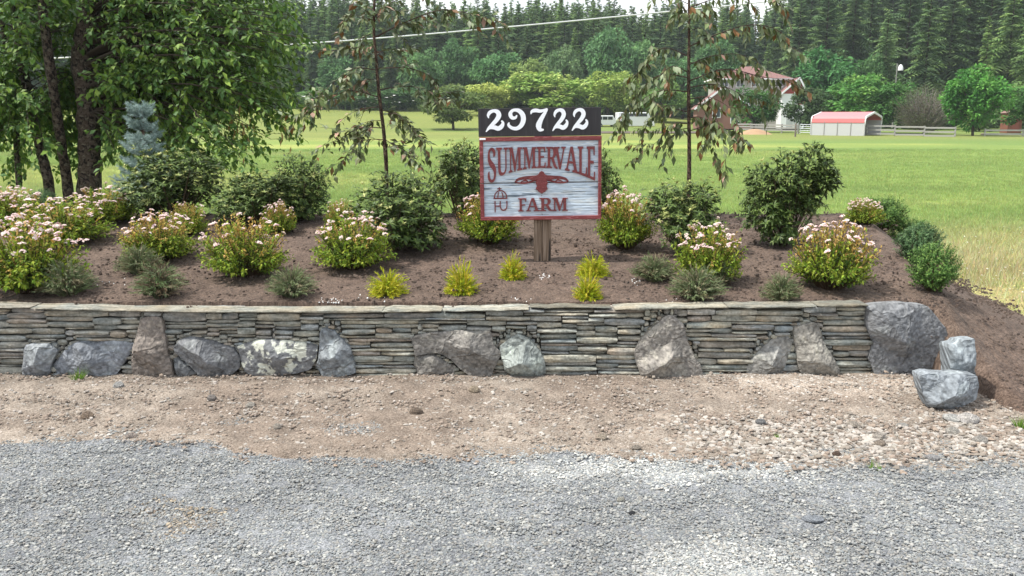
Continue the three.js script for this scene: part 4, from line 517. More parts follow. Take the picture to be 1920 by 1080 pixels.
thinTree(808, 'young thin purple-leaved tree with loose spreading branches left of the sign', 9.3, [[724, 310], [720, 250], [711, 180], [706, 120], [701, 50], [704, -30], [712, -110]], 8.5, [
  [[703, 70], [760, 42], [830, 18], [890, 28], [948, 46]], [[702, 60], [655, 82], [622, 98]], [[701, 20], [680, 8], [665, -6]], [[702, 30], [740, 2], [790, -20]], [[710, 128], [768, 128], [812, 148], [828, 192]], [[711, 168], [770, 162], [806, 172], [820, 188]], [[709, 132], [664, 128], [622, 158], [586, 190]], [[711, 182], [655, 170], [600, 196], [556, 216]],
  [[716, 206], [752, 218], [782, 250], [806, 300]], [[716, 214], [744, 214], [770, 240], [798, 268]], [[719, 240], [676, 240], [640, 258], [588, 282]], [[722, 262], [688, 262], [660, 278], [644, 300]], [[722, 262], [746, 276], [772, 294]], [[715, 200], [672, 206], [640, 226], [628, 246]], [[706, 100], [730, 92], [750, 96]], [[705, 90], [688, 84], [664, 92]], [[702, 40], [720, 22], [752, 20]], [[717, 226], [690, 228], [664, 240]], [[706, -20], [760, -50], [820, -60]], [[704, -40], [660, -70], [610, -80]], [[711, 150], [684, 150], [650, 170]], [[700, 44], [670, 30], [650, 26]]],
0.35, [C(104, 112, 74), C(88, 98, 64), C(112, 118, 78), C(140, 152, 120), C(98, 116, 66), C(118, 132, 84)], 0.5);
thinTree(809, 'straight thin purple-leaved tree with weeping branches right of the sign', 9.0, [[1292, 330], [1292, 250], [1291, 160], [1292, 80], [1292, 0], [1293, -90]], 8.5, [
  [[1291, 88], [1340, 66], [1412, 46], [1466, 62], [1486, 112]], [[1291, 122], [1330, 106], [1384, 102], [1420, 116]], [[1291, 106], [1246, 90], [1208, 116], [1190, 152]], [[1291, 146], [1240, 140], [1194, 176], [1160, 234]], [[1291, 172], [1238, 170], [1190, 200], [1140, 262]], [[1291, 152], [1360, 130], [1440, 146], [1514, 148]], [[1291, 164], [1344, 158], [1390, 176], [1440, 192]], [[1291, 200], [1326, 196], [1350, 240], [1362, 312]], [[1291, 232], [1262, 232], [1236, 262], [1180, 304]],
  [[1291, 246], [1330, 236], [1376, 248], [1402, 268]], [[1292, 14], [1340, -2], [1410, -14], [1474, 12]], [[1292, 8], [1256, -8], [1200, -20]], [[1292, 40], [1312, 20], [1322, 44]], [[1292, 30], [1276, 10], [1262, 36]], [[1291, 210], [1250, 204], [1214, 232], [1200, 276]], [[1291, 186], [1330, 182], [1372, 206], [1384, 236]], [[1291, 136], [1262, 124], [1232, 150], [1222, 200]], [[1291, 220], [1318, 222], [1334, 260], [1340, 300]], [[1291, 60], [1312, 52], [1330, 62]], [[1291, 118], [1318, 118], [1340, 140], [1352, 178]], [[1292, -30], [1350, -60], [1420, -60]], [[1291, 240], [1270, 246], [1250, 280], [1244, 312]]],
0.85, [C(104, 116, 72), C(90, 102, 64), C(120, 126, 80), C(140, 154, 118), C(98, 114, 66), C(116, 130, 82)], 0.42);

// ---------------------------------------------------------------- beyond the field
const M_far = leafMat(0.9, 0.35, { specularIntensity: 0.2 }), M_bole = mat({ vertexColors: true, roughness: 1 });
function conifer(seed, cols, { h = 26, r = 5.4, bare = 0.05, whorls = 46, droop = 0.25, per = 8 }) {
  const R = rng(seed), o = new THREE.Group(); o.name = 'conifer'; const t = new MB(), m = new MB(); t.tube([V(0, -0.5, 0), V(0, h * 0.5, 0), V(0, h * 0.99, 0)], [h * 0.013, h * 0.008, 0.03], 7, C(104, 92, 80, 0.5)); part('trunk', t.geo(), M_bole, o);
  for (let w = 0; w < whorls; w++) {
    const u = w / whorls, y = h * (bare + (0.985 - bare) * u), L = r * ((1 - u) ** 0.85 + 0.04) * (0.75 + 0.5 * fbm(w * 0.4, seed, 2, seed));
    for (let b = 0; b < per; b++) { const a = R() * 6.2832, l = L * (0.6 + R() * 0.5), up = lerp(-0.35, 0.45, u) - droop * R(), out = V(Math.cos(a), 0, Math.sin(a)), sd = V(-out.z, 0, out.x), c = vary(cols[Math.floor(R() * cols.length)], R, 0.30, 0.06).map((v) => v * 1.4), y0 = y + (R() - 0.5) * h / whorls; for (let k = 0; k < 5; k++) { const f = (k + 0.6) / 5, p = V(out.x * l * f, y0 + up * l * f - droop * l * f * f * 0.6, out.z * l * f), wd = l * 0.42 * (1.1 - f * 0.7) + 0.2; for (const s of [1, -1]) { const e = V().copy(p).addScaledVector(sd, s * wd * (0.8 + R() * 0.4)).addScaledVector(out, wd * 0.7); e.y -= wd * (0.25 + R() * 0.35); const q = V().copy(p).addScaledVector(out, wd * 0.55), i0 = m.v(p.x, p.y + 0.05, p.z, c), i1 = m.v(e.x, e.y, e.z, c), i2 = m.v(q.x, q.y, q.z, c); m.t(i0, i1, i2); } } }
  }
  stuff(part('crown', m.geo(), M_far, o)); return o;
}
function broadleaf(seed, cols, { clumps = 60, leaf = 0.34, lean = 0, trunk = true, openness = 0, sprays = 90 }) {           // unit tree: 1 wide, 1 high
  const R = rng(seed), o = new THREE.Group(); o.name = 'field_tree'; const t = new MB(), m = new MB(); if (trunk) { t.tube([V(0, -0.03, 0), V(0.01, 0.2, 0), V(lean, 0.55, 0)], [0.022, 0.016, 0.008], 7, C(96, 86, 76, 0.5)); }
  for (let k = 0; k < clumps; k++) {
    const d = rdir(R); d.y = d.y * 0.9; const q = (0.35 + 0.65 * R() ** 0.5) * (0.7 + 0.5 * fbm(d.x * 2 + 3, d.y * 2 + d.z, 3, seed)), cx = d.x * 0.44 * q, cy = 0.54 + d.y * 0.44 * q, cz = d.z * 0.44 * q; if (k % 2 === 0 && trunk) t.tube([V(0, 0.2 + 0.2 * R(), 0), V(cx * 0.6, cy * 0.8, cz * 0.6), V(cx, cy, cz)], [0.008, 0.005, 0.002], 4, C(110, 100, 90, 0.5));
    const cr = 0.07 + 0.05 * R(), cc = cols[Math.floor(R() * cols.length)]; for (let i = 0; i < sprays; i++) { const dd = rdir(R), p = V(cx + dd.x * cr * (0.6 + 0.5 * R()), Math.max(0.0, cy + dd.y * cr * 0.75 * (0.6 + 0.5 * R())), cz + dd.z * cr * (0.6 + 0.5 * R())), dir = jit(V(dd.x, dd.y * 0.5 - 0.1, dd.z), R, 1.2), n = jit(V(dd.x * 0.6, 0.8, dd.z * 0.6), R, 0.8); n.addScaledVector(dir, -n.dot(dir)).normalize(); m.leaf(p, dir, n, leaf * 0.13 * (0.7 + R() * 0.6), leaf * 0.085, vary(cc, R, 0.25, 0.06).map((v) => v * 1.0)); }
  }
  if (trunk) part('trunk', t.geo(), M_bole, o); stuff(part('crown', m.geo(), M_far, o)); return o;
}
const topRow = [[-300, -60], [300, -30], [520, -8], [600, 4], [680, -6], [760, 6], [850, 20], [900, 8], [940, 24], [1000, 4], [1080, 10], [1140, 14], [1180, 26], [1230, 22], [1300, 8], [1370, 18], [1430, 24], [1480, -30], [1560, -80], [2000, -110], [2400, -120]];
{
  const R = rng(909), dk = [C(78, 102, 60), C(68, 92, 58), C(92, 114, 64)], md = [C(96, 122, 66), C(84, 110, 62), C(110, 132, 72)], ol = [C(104, 130, 80), C(92, 120, 74), C(118, 140, 88)];
  const protos = [conifer(1, dk, {}), conifer(2, md, { r: 4.8, droop: 0.35 }), conifer(3, dk, { r: 6.0, whorls: 40, droop: 0.15 }), conifer(4, md, { r: 4.4, bare: 0.18 }), conifer(5, dk, { r: 5.0, whorls: 52, per: 9, droop: 0.4 })];
  // a deep wood of conifers behind everything: one mass
  {
    const geos = protos.slice(0, 3).map((q) => mergeGeometries(q.children.map((c) => c.geometry))), places = [[], [], []]; let k = 0;
    for (let d = 186; d < 250; d += 9) for (let px = -500; px < 2500; px += 26 * 200 / d) { const x0 = px + (R() - 0.5) * 30, [a] = ray(x0, 220), top = interp(topRow, x0) - 14 + (R() - 0.3) * 40, H = EYE + ray(x0, top)[1] * d - farRise(a * d, d), q = places[k++ % 3], s = H / 26, b = 0.85 + R() * 0.3; q.push([a * d, farRise(a * d, d), -d, s, [b, b, b]]); }
    const wood = new THREE.Group(); wood.name = 'distant_forest'; scene.add(wood); tag(wood, 'deep mass of dark conifers closing the view behind the field', 'forest', null, 'stuff');
    geos.forEach((g, i) => { const im = new THREE.InstancedMesh(g, M_far, places[i].length), M = new THREE.Matrix4(), q = new THREE.Quaternion(), c = new THREE.Color(); places[i].forEach(([x, y, z, s, col], j) => { q.setFromEuler(new THREE.Euler(0, R() * 6.28, 0)); M.compose(V(x, y, z), q, V(s * 0.95, s, s * 0.95)); im.setMatrixAt(j, M); im.setColorAt(j, c.setRGB(...col)); }); im.name = 'forest_trees'; im.castShadow = im.receiveShadow = true; im.userData.kind = 'stuff'; wood.add(im); });
  }
  // the front of that wood, tree by tree
  let first = new Set();
  const put = (proto, px, d, top, label, group, wide = 1) => { const [a] = ray(px, 220), y = farRise(a * d, d), H = EYE + ray(px, top)[1] * d - y, s = H / 26, turn = R() * 6.28; if (!first.has(proto)) { first.add(proto); proto.name = numbered('conifer'); scene.add(proto); proto.position.set(a * d, y, -d); proto.rotation.y = turn; proto.scale.set(s * wide, s, s * wide); return tag(proto, label, 'tree', group); } return copyOf(proto, label, 'tree', [a * d, y, -d], turn, [s * wide, s, s * wide], group); };
  for (let px = 520; px < 1460; px += 34) { const x = px + (R() - 0.5) * 24, d = 166 + R() * 16; put(protos[Math.floor(R() * 5)], x, d, interp(topRow, x) - 6 + R() ** 1.6 * 95, 'dark conifer in the front row of the wood across the field', 'conifers along the front of the wood', 0.8 + R() * 0.5); }
  const WHERE = {1490: 'directly above the house gable', 1540: 'left of the broad olive conifer, second of the row', 1590: 'just left of the broad olive conifer', 1560: 'behind the rounded tree beside the house', 1690: 'between the broad olive conifer and the bare-trunked one', 1770: 'just right of the bare-trunked conifer', 1800: 'left of the grey-green pointed conifer', 1880: 'right of the round leafy tree', 1925: 'at the right frame edge, with bare lower trunk', 1960: 'cut off by the right frame edge', 1620: 'behind the top of the broad olive conifer', 1900: 'behind the red shed', 1840: 'behind the grey-green pointed conifer', 2000: 'beyond the right frame edge'};
  const right = conifer(6, ol, { r: 5.6, whorls: 44, droop: 0.45, per: 9 });
  put(right, 1652, 128, 14, 'broad light olive-green conifer standing above the red-roofed shelter', null, 1.15);
  put(conifer(7, dk, { r: 4.4, whorls: 40, bare: 0.16, droop: 0.3 }), 1728, 122, -40, 'tall conifer with a pale bare lower trunk right of the yard lamp', null, 1);
  put(conifer(8, md, { r: 4.4, whorls: 44, droop: 0.4 }), 1838, 112, 24, 'grey-green pointed conifer behind the round green tree at the right', null, 0.85);
  for (const [x, d, top, pr] of [[1490, 150, -20, 0], [1540, 146, -60, 2], [1590, 150, -70, 4], [1560, 158, 0, 1], [1690, 140, -70, 2], [1770, 134, -70, 0], [1800, 140, -90, 4], [1880, 128, -60, 1], [1925, 116, -30, 3], [1960, 122, -100, 2], [1620, 156, -40, 0], [1900, 140, -110, 0], [1840, 138, -100, 2], [2000, 118, -60, 1]]) put(protos[pr], x, d, top, 'tall dark conifer ' + WHERE[x], 'tall conifers at the right', 1.0);
}
const M_white = mat({ color: new THREE.Color(0.72, 0.72, 0.72), roughness: 0.7 }), M_fence = mat({ color: new THREE.Color(0.27, 0.26, 0.25), roughness: 0.9 });
{
  const R = rng(1010);
  const B = [[790, 910, 150, 247, 118, [C(94, 116, 66), C(82, 104, 60), C(112, 130, 76)], 'small olive-green tree standing alone on the field left of the sign', { clumps: 46 }], [868, 966, 148, 226, 150, [C(182, 192, 106), C(166, 180, 96)], 'pale yellow-green tree behind the lone field tree', {}], [948, 1122, 132, 228, 152, [C(158, 184, 96), C(142, 172, 86), C(174, 190, 108)], 'wide light green tree above the number board', {}], [1100, 1206, 128, 226, 150, [C(166, 184, 98), C(148, 172, 90)], 'light green tree right above the number board corner', {}], [1196, 1296, 150, 236, 142, [C(120, 150, 80), C(104, 138, 72)], 'green tree behind the thin purple-leaved tree', {}],
    [1368, 1462, 160, 248, 108, [C(82, 124, 60), C(70, 112, 54)], 'round dark green tree in front of the house', { clumps: 50 }], [1466, 1604, 84, 226, 132, [C(86, 136, 76), C(74, 124, 70)], 'tall rounded green tree right behind the house', {}], [1468, 1560, 162, 243, 106, [C(82, 106, 66), C(72, 96, 60)], 'dull dark green bushy tree left of the red-roofed shelter', { trunk: false }], [1548, 1690, 138, 240, 104, [C(98, 148, 70), C(86, 136, 64), C(120, 160, 80)], 'bright green spreading tree behind the red-roofed shelter', {}], [1618, 1730, 150, 244, 101, [C(90, 134, 66), C(78, 122, 60)], 'green bushy tree at the right end of the shelter', { trunk: false }], [1770, 1884, 122, 258, 88, [C(88, 144, 62), C(74, 128, 56), C(104, 156, 72)], 'round leafy green tree by the fence at the right', { clumps: 80 }],
    [556, 640, 165, 238, 168, [C(110, 148, 78), C(96, 136, 70)], 'light green bushy tree at the far field edge beside the left tree', { trunk: false }], [628, 720, 170, 236, 165, [C(98, 136, 76), C(86, 124, 70)], 'green bush at the far field edge behind the left thin tree', { trunk: false }], [700, 800, 160, 240, 162, [C(92, 128, 72), C(80, 116, 66)], 'green bushy tree at the far field edge right of the left thin tree', { trunk: false }], [890, 990, 92, 215, 162, [C(104, 144, 90), C(92, 132, 84)], 'mid-green leafy tree in front of the conifers left of centre', {}], [1020, 1092, 78, 200, 160, [C(128, 152, 108), C(112, 140, 98)], 'grey-green slender leafy tree in front of the conifers', {}], [1092, 1186, 40, 200, 163, [C(104, 142, 92), C(94, 130, 86)], 'tall leafy tree among the conifers above the sign', {}], [1230, 1330, 100, 220, 158, [C(100, 138, 88), C(88, 126, 80)], 'leafy tree in front of the conifers behind the right thin tree', {}], [1880, 1990, 150, 250, 96, [C(88, 132, 64), C(76, 120, 58)], 'green bushy tree cut by the right frame edge', { trunk: false }]];
  for (const [x0, x1, y0, d, c, l] of [[600, 690, 100, 170, 1, 'leafy tree before the wood left of the left thin trunk'], [745, 830, 84, 168, 0, 'pale leafy tree before the wood right of the left thin trunk'], [815, 900, 64, 174, 1, 'leafy tree among conifers above the lone field tree'], [955, 1030, 104, 158, 2, 'yellowish leafy tree above the number board left half'], [1150, 1240, 70, 166, 0, 'leafy tree among conifers right of the sign'], [1290, 1390, 66, 164, 1, 'leafy tree among conifers above the house roof'], [1600, 1660, 90, 128, 1, 'leafy young tree at the foot of the broad olive conifer']]) B.push([x0, x1, y0, 220, d, [[C(118, 154, 96), C(104, 140, 88)], [C(98, 134, 82), C(86, 122, 76)], [C(140, 160, 92), C(126, 148, 84)]][c], l, {}]);
  B.forEach(([x0, x1, y0, y1, d, cols, label, opt], k) => { const px = (x0 + x1) / 2, [a] = ray(px, 220), g = farRise(a * d, d), s = F / (d * CP), W = (x1 - x0) / s * 1.1, H = EYE + ray(px, y0)[1] * d - g, o = broadleaf(1100 + k, cols, { leaf: 0.42, ...opt }); o.name = numbered('field_tree'); scene.add(o); o.position.set(a * d, g, -d); o.rotation.y = R() * 6; o.scale.set(W, H * 1.02, W); tag(o, label, 'tree'); });
  // grey half-dead bush: bare twigs with thin leaves
  { const d = 97, [a] = ray(1732, 220), g = farRise(a * d, d), o = thing('dead_bush', 'grey half-dead bush with bare twigs between the shelter and the round tree', 'bush', [a * d, g, -d]), m = new MB(), l = new MB(), s = F / d, W = 60 / s, H = 92 / s; for (let k = 0; k < 900; k++) { const dd = rdir(R), q = 0.5 + 0.5 * R(), e = V(dd.x * W * q, H * 0.5 + dd.y * H * 0.48 * q, dd.z * W * q); const b = V(e.x * 0.45, Math.max(0, e.y * 0.5), e.z * 0.45); m.tube([b, V(lerp(b.x, e.x, 0.5) + (R() - 0.5) * 0.4, lerp(b.y, e.y, 0.5), lerp(b.z, e.z, 0.5) + (R() - 0.5) * 0.4), e], [0.03, 0.022, 0.012], 3, vary(C(168, 158, 150), R, 0.2).map((v) => v * 0.6)); for (let i = 0; i < 5; i++) { const dir = rdir(R), n = side(dir, R), p = V(e.x + (R() - 0.5) * 0.6, Math.max(0.05, e.y + (R() - 0.5) * 0.6), e.z + (R() - 0.5) * 0.6); l.leaf(p, dir, n, 0.16, 0.1, vary(R() < 0.55 ? C(130, 138, 104) : C(110, 130, 84), R, 0.2).map((v) => v * 0.55)); } } part('twigs', m.geo(), M_bole, o); stuff(part('foliage', l.geo(), M_far, o)); }
}
// the house
{
  const d = 126, [a] = ray(1400, 220), g = farRise(a * d, d), s = F / (d * CP), H = thing('farm_house', 'large farm house with brown hipped roof and red-and-white gabled wing behind trees', 'house', [a * d, g, -d], -0.08);
  const X = (px) => (px - 1400) / s, Y = (py) => EYE + ray(1400, py)[1] * d - g;
  const M_tan = mat({ color: new THREE.Color(0.38, 0.36, 0.33) }), M_wh = mat({ color: new THREE.Color(0.78, 0.78, 0.80) }), M_redw = mat({ color: new THREE.Color(0.30, 0.055, 0.05) }), M_brick = mat({ color: new THREE.Color(0.22, 0.11, 0.085) }), M_glass = new THREE.MeshPhysicalMaterial({ color: new THREE.Color(0.06, 0.07, 0.08), roughness: 0.08, metalness: 0 });
  const T_roof = tex(256, 256, (u, v) => { const n = fbm(u * 60, v * 60, 3, 171, 60, 60), r = (v * 14 % 1) < 0.12 ? -22 : 0; return [122 + (n - 0.5) * 50 + r, 90 + (n - 0.5) * 45 + r, 86 + (n - 0.5) * 40 + r]; });
  const M_roof = mat({ map: rep(T_roof, 0.3), roughness: 0.95 });
  const hip = (x0, x1, z0, z1, y0, y1, inset, name, par) => { const m = new MB(), c = [1, 1, 1], P = [[x0, y0, z0], [x1, y0, z0], [x1, y0, z1], [x0, y0, z1]], zc = (z0 + z1) / 2, r = [[x0 + inset, y1, zc], [x1 - inset, y1, zc]]; const q = (...v) => { const i = v.map(([x, y, z]) => m.v(x, y, z, c, x, y + z)); m.t(i[0], i[1], i[2]); if (i[3] !== undefined) m.t(i[0], i[2], i[3]); }; q(P[0], P[1], r[1], r[0]); q(P[1], P[2], r[1]); q(P[2], P[3], r[0], r[1]); q(P[3], P[0], r[0]); q(P[3], P[2], P[1], P[0]); return part(name, m.geo(0.1), M_roof, par); };
  const x0 = X(1336), x1 = X(1462), wallM = part('wall', box(x1 - x0, Y(148) , 8, (x0 + x1) / 2, Y(148) / 2, -1), M_tan, H); hip(x0 - 0.6, x1 + 0.6, 3.8, -5.6, Y(149), Y(124), 4.6, 'roof', H); part('eave', box(x1 - x0 + 1.2, 0.16, 9.4, (x0 + x1) / 2, Y(149) - 0.08, -0.9), M_wh, H);
  const win = (x, y, w, h, z, par) => { const f = part('window', box(w + 0.2, h + 0.2, 0.08, x, y, z), M_wh, par); part('pane', box(w, h, 0.04, x, y, z + 0.05), M_glass, f); part('muntin', box(0.05, h, 0.03, x, y, z + 0.075), M_wh, f); };
  for (const px of [1350, 1378, 1405, 1430, 1448]) win(X(px), Y(158), 0.9, 0.8, 3.03, H); for (const px of [1330, 1350]) win(X(px), Y(215), 0.8, 1.2, 3.03, H);
  // front wing with steep red gable over white walls
  const wx0 = X(1446), wx1 = X(1486), wc = X(1474), zf = 6; part('wing', box(wx1 - wx0, Y(178), 7, (wx0 + wx1) / 2, Y(178) / 2, zf - 3.5), M_wh, H); const gb = extruded(poly([[wx0, Y(178)], [wx1, Y(178)], [wc, Y(152)]]), 7); gb.translate(0, 0, zf - 7); part('gable', gb, M_redw, H);
  for (const sg of [[wx0 - 0.3, wc], [wx1 + 0.3, wc]]) { const dx = sg[1] - sg[0], dy = Y(150) - Y(180), L = Math.hypot(dx, dy) + 0.15; for (const [nm, th, dp, zz, mm] of [['wing_roof', 0.12, 7.4, zf - 3.5, M_roof], ['rake_board', 0.2, 0.12, zf + 0.28, M_wh]]) { const b = box(L, th, dp); b.rotateZ(Math.atan2(dy, dx)); b.translate((sg[0] + sg[1]) / 2, (Y(150) + Y(180)) / 2, zz); part(nm, b, mm, H); } }
  part('red_panel', box(0.9, 1.6, 0.06, X(1480), Y(186), zf + 0.03), M_redw, H); win(X(1473), Y(182), 0.75, 1.0, zf + 0.04, H); for (const px of [1461, 1475]) part('door', box(0.85, 2.1, 0.06, X(px), 1.05, zf + 0.04), mat({ color: new THREE.Color(0.45, 0.46, 0.48) }), H);
  // lower red wing on the left with white rakes
  const lx0 = X(1296), lx1 = X(1392), lc = X(1340), lg = extruded(poly([[lx0, 0], [lx1, 0], [lx1, Y(205)], [lc, Y(168)], [lx0, Y(205)]]), 4); lg.translate(0, 0, 3.2); part('side_wing', lg, M_brick, H); for (const sg of [[lx0 - 0.4, lc], [lx1 + 0.4, lc]]) { const dx = sg[1] - sg[0], dy = Y(167) - Y(206), L = Math.hypot(dx, dy); for (const [nm, th, dp, zz, mm] of [['wing_roof', 0.14, 4.4, 5.2, M_roof], ['rake_board', 0.22, 0.12, 7.48, M_wh]]) { const b = box(L, th, dp); b.rotateZ(Math.atan2(dy, dx)); b.translate((sg[0] + sg[1]) / 2, (Y(167) + Y(206)) / 2, zz); part(nm, b, mm, H); } } win(X(1330), Y(212), 0.9, 1.1, 7.23, H); win(X(1362), Y(222), 0.9, 1.1, 7.23, H);
}
// red-roofed metal shelter
{
  const d = 90, [a] = ray(1638, 220), s = F / (d * CP), g = EYE + ray(1638, 254)[1] * d, L = 5.2, W = 5.6, S = thing('carport', 'grey metal shelter with rounded red roof and open right end', 'shelter', [a * d, g, -d], -0.656);
  const M_side = mat({ color: new THREE.Color(0.46, 0.46, 0.47), roughness: 0.6 }), M_redr = mat({ color: new THREE.Color(0.62, 0.17, 0.18), roughness: 0.55 }), eave = 1.45, top = 2.3;
  const prof = [[-W / 2 - 0.05, eave - 0.2], [-W / 2 - 0.02, eave + 0.18], [-W / 2 + 0.22, eave + 0.42], [0, top], [W / 2 - 0.22, eave + 0.42], [W / 2 + 0.02, eave + 0.18], [W / 2 + 0.05, eave - 0.2]];
  const ring = (o, i) => poly([...prof.map(([x, y]) => [x, y + o]), ...prof.slice().reverse().map(([x, y]) => [x * 0.985, y - i])]), roof = extruded(ring(0.02, 0.03), L); roof.rotateY(Math.PI / 2); roof.translate(-L, 0, 0); part('roof', roof, M_redr, S);
  const trim = extruded(ring(0.05, 0.14), 0.1); trim.rotateY(Math.PI / 2); part('trim', trim, M_white, S); const t2 = trim.clone(); t2.translate(-L - 0.08, 0, 0); part('trim', t2, M_white, S);
  for (let k = 0; k < 4; k++) { const w = L / 4 - 0.03; part('side_panel', box(w, eave + 0.1, 0.05, -L + (k + 0.5) * L / 4, (eave + 0.1) / 2 - 0.05, W / 2 - 0.02), M_side, S); part('side_panel', box(w, eave + 0.1, 0.05, -L + (k + 0.5) * L / 4, (eave + 0.1) / 2 - 0.05, -W / 2 + 0.02), M_side, S); }
  part('back_wall', box(0.05, eave + 0.5, W - 0.1, -L + 0.1, (eave + 0.5) / 2 - 0.05, 0), mat({ color: new THREE.Color(0.12, 0.12, 0.12) }), S); for (const z of [-W / 2, W / 2]) for (const x of [0, -L]) part('post', box(0.09, eave, 0.09, x, eave / 2 - 0.05, z), M_white, S);
  for (let k = 0; k <= 4; k++) part('rib', box(0.05, eave, 0.04, -L + k * L / 4, eave / 2 - 0.05, W / 2 + 0.03), M_fence, S);
}
// fences, gate, lamp, vehicles, dirt heap, drive
{
  const run = (label, name, pts, h, rails, step, m) => { const o = thing(name, label, 'fence', [pts[0].x, pts[0].y, pts[0].z]); for (let k = 0; k + 1 < pts.length; k++) { const A = V().subVectors(pts[k], pts[0]), Bb = V().subVectors(pts[k + 1], pts[0]), L = A.distanceTo(Bb), n = Math.max(1, Math.round(L / step)), ang = Math.atan2(-(Bb.z - A.z), Bb.x - A.x); for (let i = 0; i <= n; i++) { const p = V().lerpVectors(A, Bb, i / n), b = box(0.13, h + 0.1, 0.13, 0, h / 2, 0); b.rotateY(ang); b.translate(p.x, p.y, p.z); part('post', b, m, o); } for (let i = 0; i < n; i++) { const p = V().lerpVectors(A, Bb, (i + 0.5) / n); for (const r of rails) { const b = box(L / n - 0.02, 0.15, 0.05, 0, r * h, 0.09); b.rotateY(ang); b.translate(p.x, p.y, p.z); part('rail', b, m, o); } } } return o; };
  const fp = (px, py, d) => at(px, py, d);
  run('grey two-rail wooden fence running right from the red-roofed shelter', 'rail_fence', [fp(1624, 252, 89), fp(1790, 258, 84)], 0.95, [0.9, 0.5, 0.12], 2.4, mat({ color: new THREE.Color(0.30, 0.29, 0.28) }));
  run('pale fence at the far right before the bleached track', 'rail_fence', [fp(1846, 258, 86), fp(1990, 261, 84)], 0.8, [0.9, 0.45], 2.6, mat({ color: new THREE.Color(0.34, 0.33, 0.31) }));
  run('low grey fence from the house to the metal gate', 'rail_fence', [fp(1380, 246, 103), fp(1496, 250, 96)], 0.9, [0.9, 0.6, 0.3], 2.4, M_fence);
  { const A = fp(1500, 251, 94), Bq = fp(1538, 251, 92.5), L = A.distanceTo(Bq), o = thing('metal_gate', 'grey tubular metal gate left of the red-roofed shelter', 'gate', [A.x, A.y, A.z], Math.atan2(A.z - Bq.z, Bq.x - A.x)), M = mat({ color: new THREE.Color(0.5, 0.53, 0.56), metalness: 0.5, roughness: 0.5 }); for (let k = 0; k < 5; k++) { const g = new THREE.CylinderGeometry(0.03, 0.03, L, 8); g.rotateZ(Math.PI / 2); g.translate(L / 2, 0.15 + k * 0.2, 0); part('bar', g, M, o); } for (const x of [0, L / 2, L]) { const g = new THREE.CylinderGeometry(0.035, 0.035, 1.05, 8); g.translate(x, 0.52, 0); part('upright', g, M, o); } }
  { const p = fp(1491, 256, 80), g = new THREE.CylinderGeometry(0.07, 0.085, 1.15, 8); g.translate(0, 0.55, 0); const cap = new THREE.ConeGeometry(0.075, 0.06, 8); cap.translate(0, 1.155, 0); const o = part('fence_post', mergeGeometries([g, cap]), mat({ color: new THREE.Color(0.16, 0.13, 0.11) }), scene); o.position.copy(p); tag(o, 'single dark wooden post on the field in front of the metal gate', 'post'); }
  { const d = 112, p = at(1673, 240, d), o = thing('yard_lamp', 'yard lamp with white shade on a thin pole above the shelter trees', 'lamp', [p.x, p.y, p.z]), h = at(1673, 119, d).y - p.y, s = F / d; const g = new THREE.CylinderGeometry(0.07, 0.1, h, 8); g.translate(0, h / 2, 0); part('pole', g, mat({ color: new THREE.Color(0.22, 0.22, 0.2) }), o); const arm = box(0.4, 0.06, 0.06, 0.2, h - 0.25, 0); part('arm', arm, mat({ color: new THREE.Color(0.2, 0.2, 0.2) }), o); const sh = new THREE.LatheGeometry([[0.05, 0], [0.16, -0.1], [0.28, -0.3], [0.33, -0.72], [0.30, -0.72], [0.02, -0.05]].map(([x, y]) => new THREE.Vector2(x, y)), 14); sh.translate(0.4, h - 0.12, 0.1); part('shade', sh, M_white, o); }
  const car = (name, label, px, py, d, L, h, van, turn) => { const p = at(px, py, d); const o = thing(name, label, van ? 'van' : 'car', [p.x, p.y, p.z], turn), M_body = new THREE.MeshPhysicalMaterial({ color: new THREE.Color(0.75, 0.76, 0.78), roughness: 0.35, clearcoat: 0.6 }), M_dark = mat({ color: new THREE.Color(0.04, 0.045, 0.05), roughness: 0.15 }), M_tyre = mat({ color: new THREE.Color(0.03, 0.03, 0.03) }), hl = L / 2; const prof = van ? [[-hl, 0.35], [hl, 0.35], [hl, 0.95], [hl - 0.5, 1.15], [hl - 0.95, h], [-hl + 0.05, h], [-hl, h - 0.1]] : [[-hl, 0.4], [hl, 0.4], [hl, 0.9], [hl - 0.15, 1.0], [hl - 1.2, 1.06], [hl - 1.75, h], [-hl + 0.25, h], [-hl, 1.1]]; const g = toCreasedNormals(extruded(poly(prof), 1.7, 0.06), 0.4); g.translate(0, 0, -0.85); part('body', g, M_body, o); const wx0 = -hl + 0.4, wx1 = van ? hl - 1.1 : hl - 1.75, nw = van ? 2 : 3; for (const z of [0.93, -0.93]) for (let k = 0; k < nw; k++) { const w = (wx1 - wx0) / nw - 0.12; part('window', box(w, 0.42, 0.03, wx0 + (k + 0.5) * (wx1 - wx0) / nw, h - 0.38, z), M_dark, o); } part('windscreen', (() => { const b = box(0.04, 0.6, 1.4); b.rotateZ(van ? 0.5 : 0.85); b.translate(van ? hl - 0.68 : hl - 1.42, van ? h - 0.42 : h - 0.3, 0); return b; })(), M_dark, o); for (const z of [0.82, -0.82]) for (const x of [-hl + 0.85, hl - 0.9]) { const w = new THREE.CylinderGeometry(0.36, 0.36, 0.24, 16); w.rotateX(Math.PI / 2); w.translate(x, 0.36, z); const ty = part('wheel', w, M_tyre, o), r = new THREE.CylinderGeometry(0.2, 0.2, 0.26, 12); r.rotateX(Math.PI / 2); r.translate(x, 0.36, z); part('rim', r, M_white, ty); } for (const z of [0.6, -0.6]) part('headlight', box(0.05, 0.16, 0.3, hl + 0.05, 0.8, z), mat({ color: new THREE.Color(0.6, 0.6, 0.58), roughness: 0.2 }), o); };
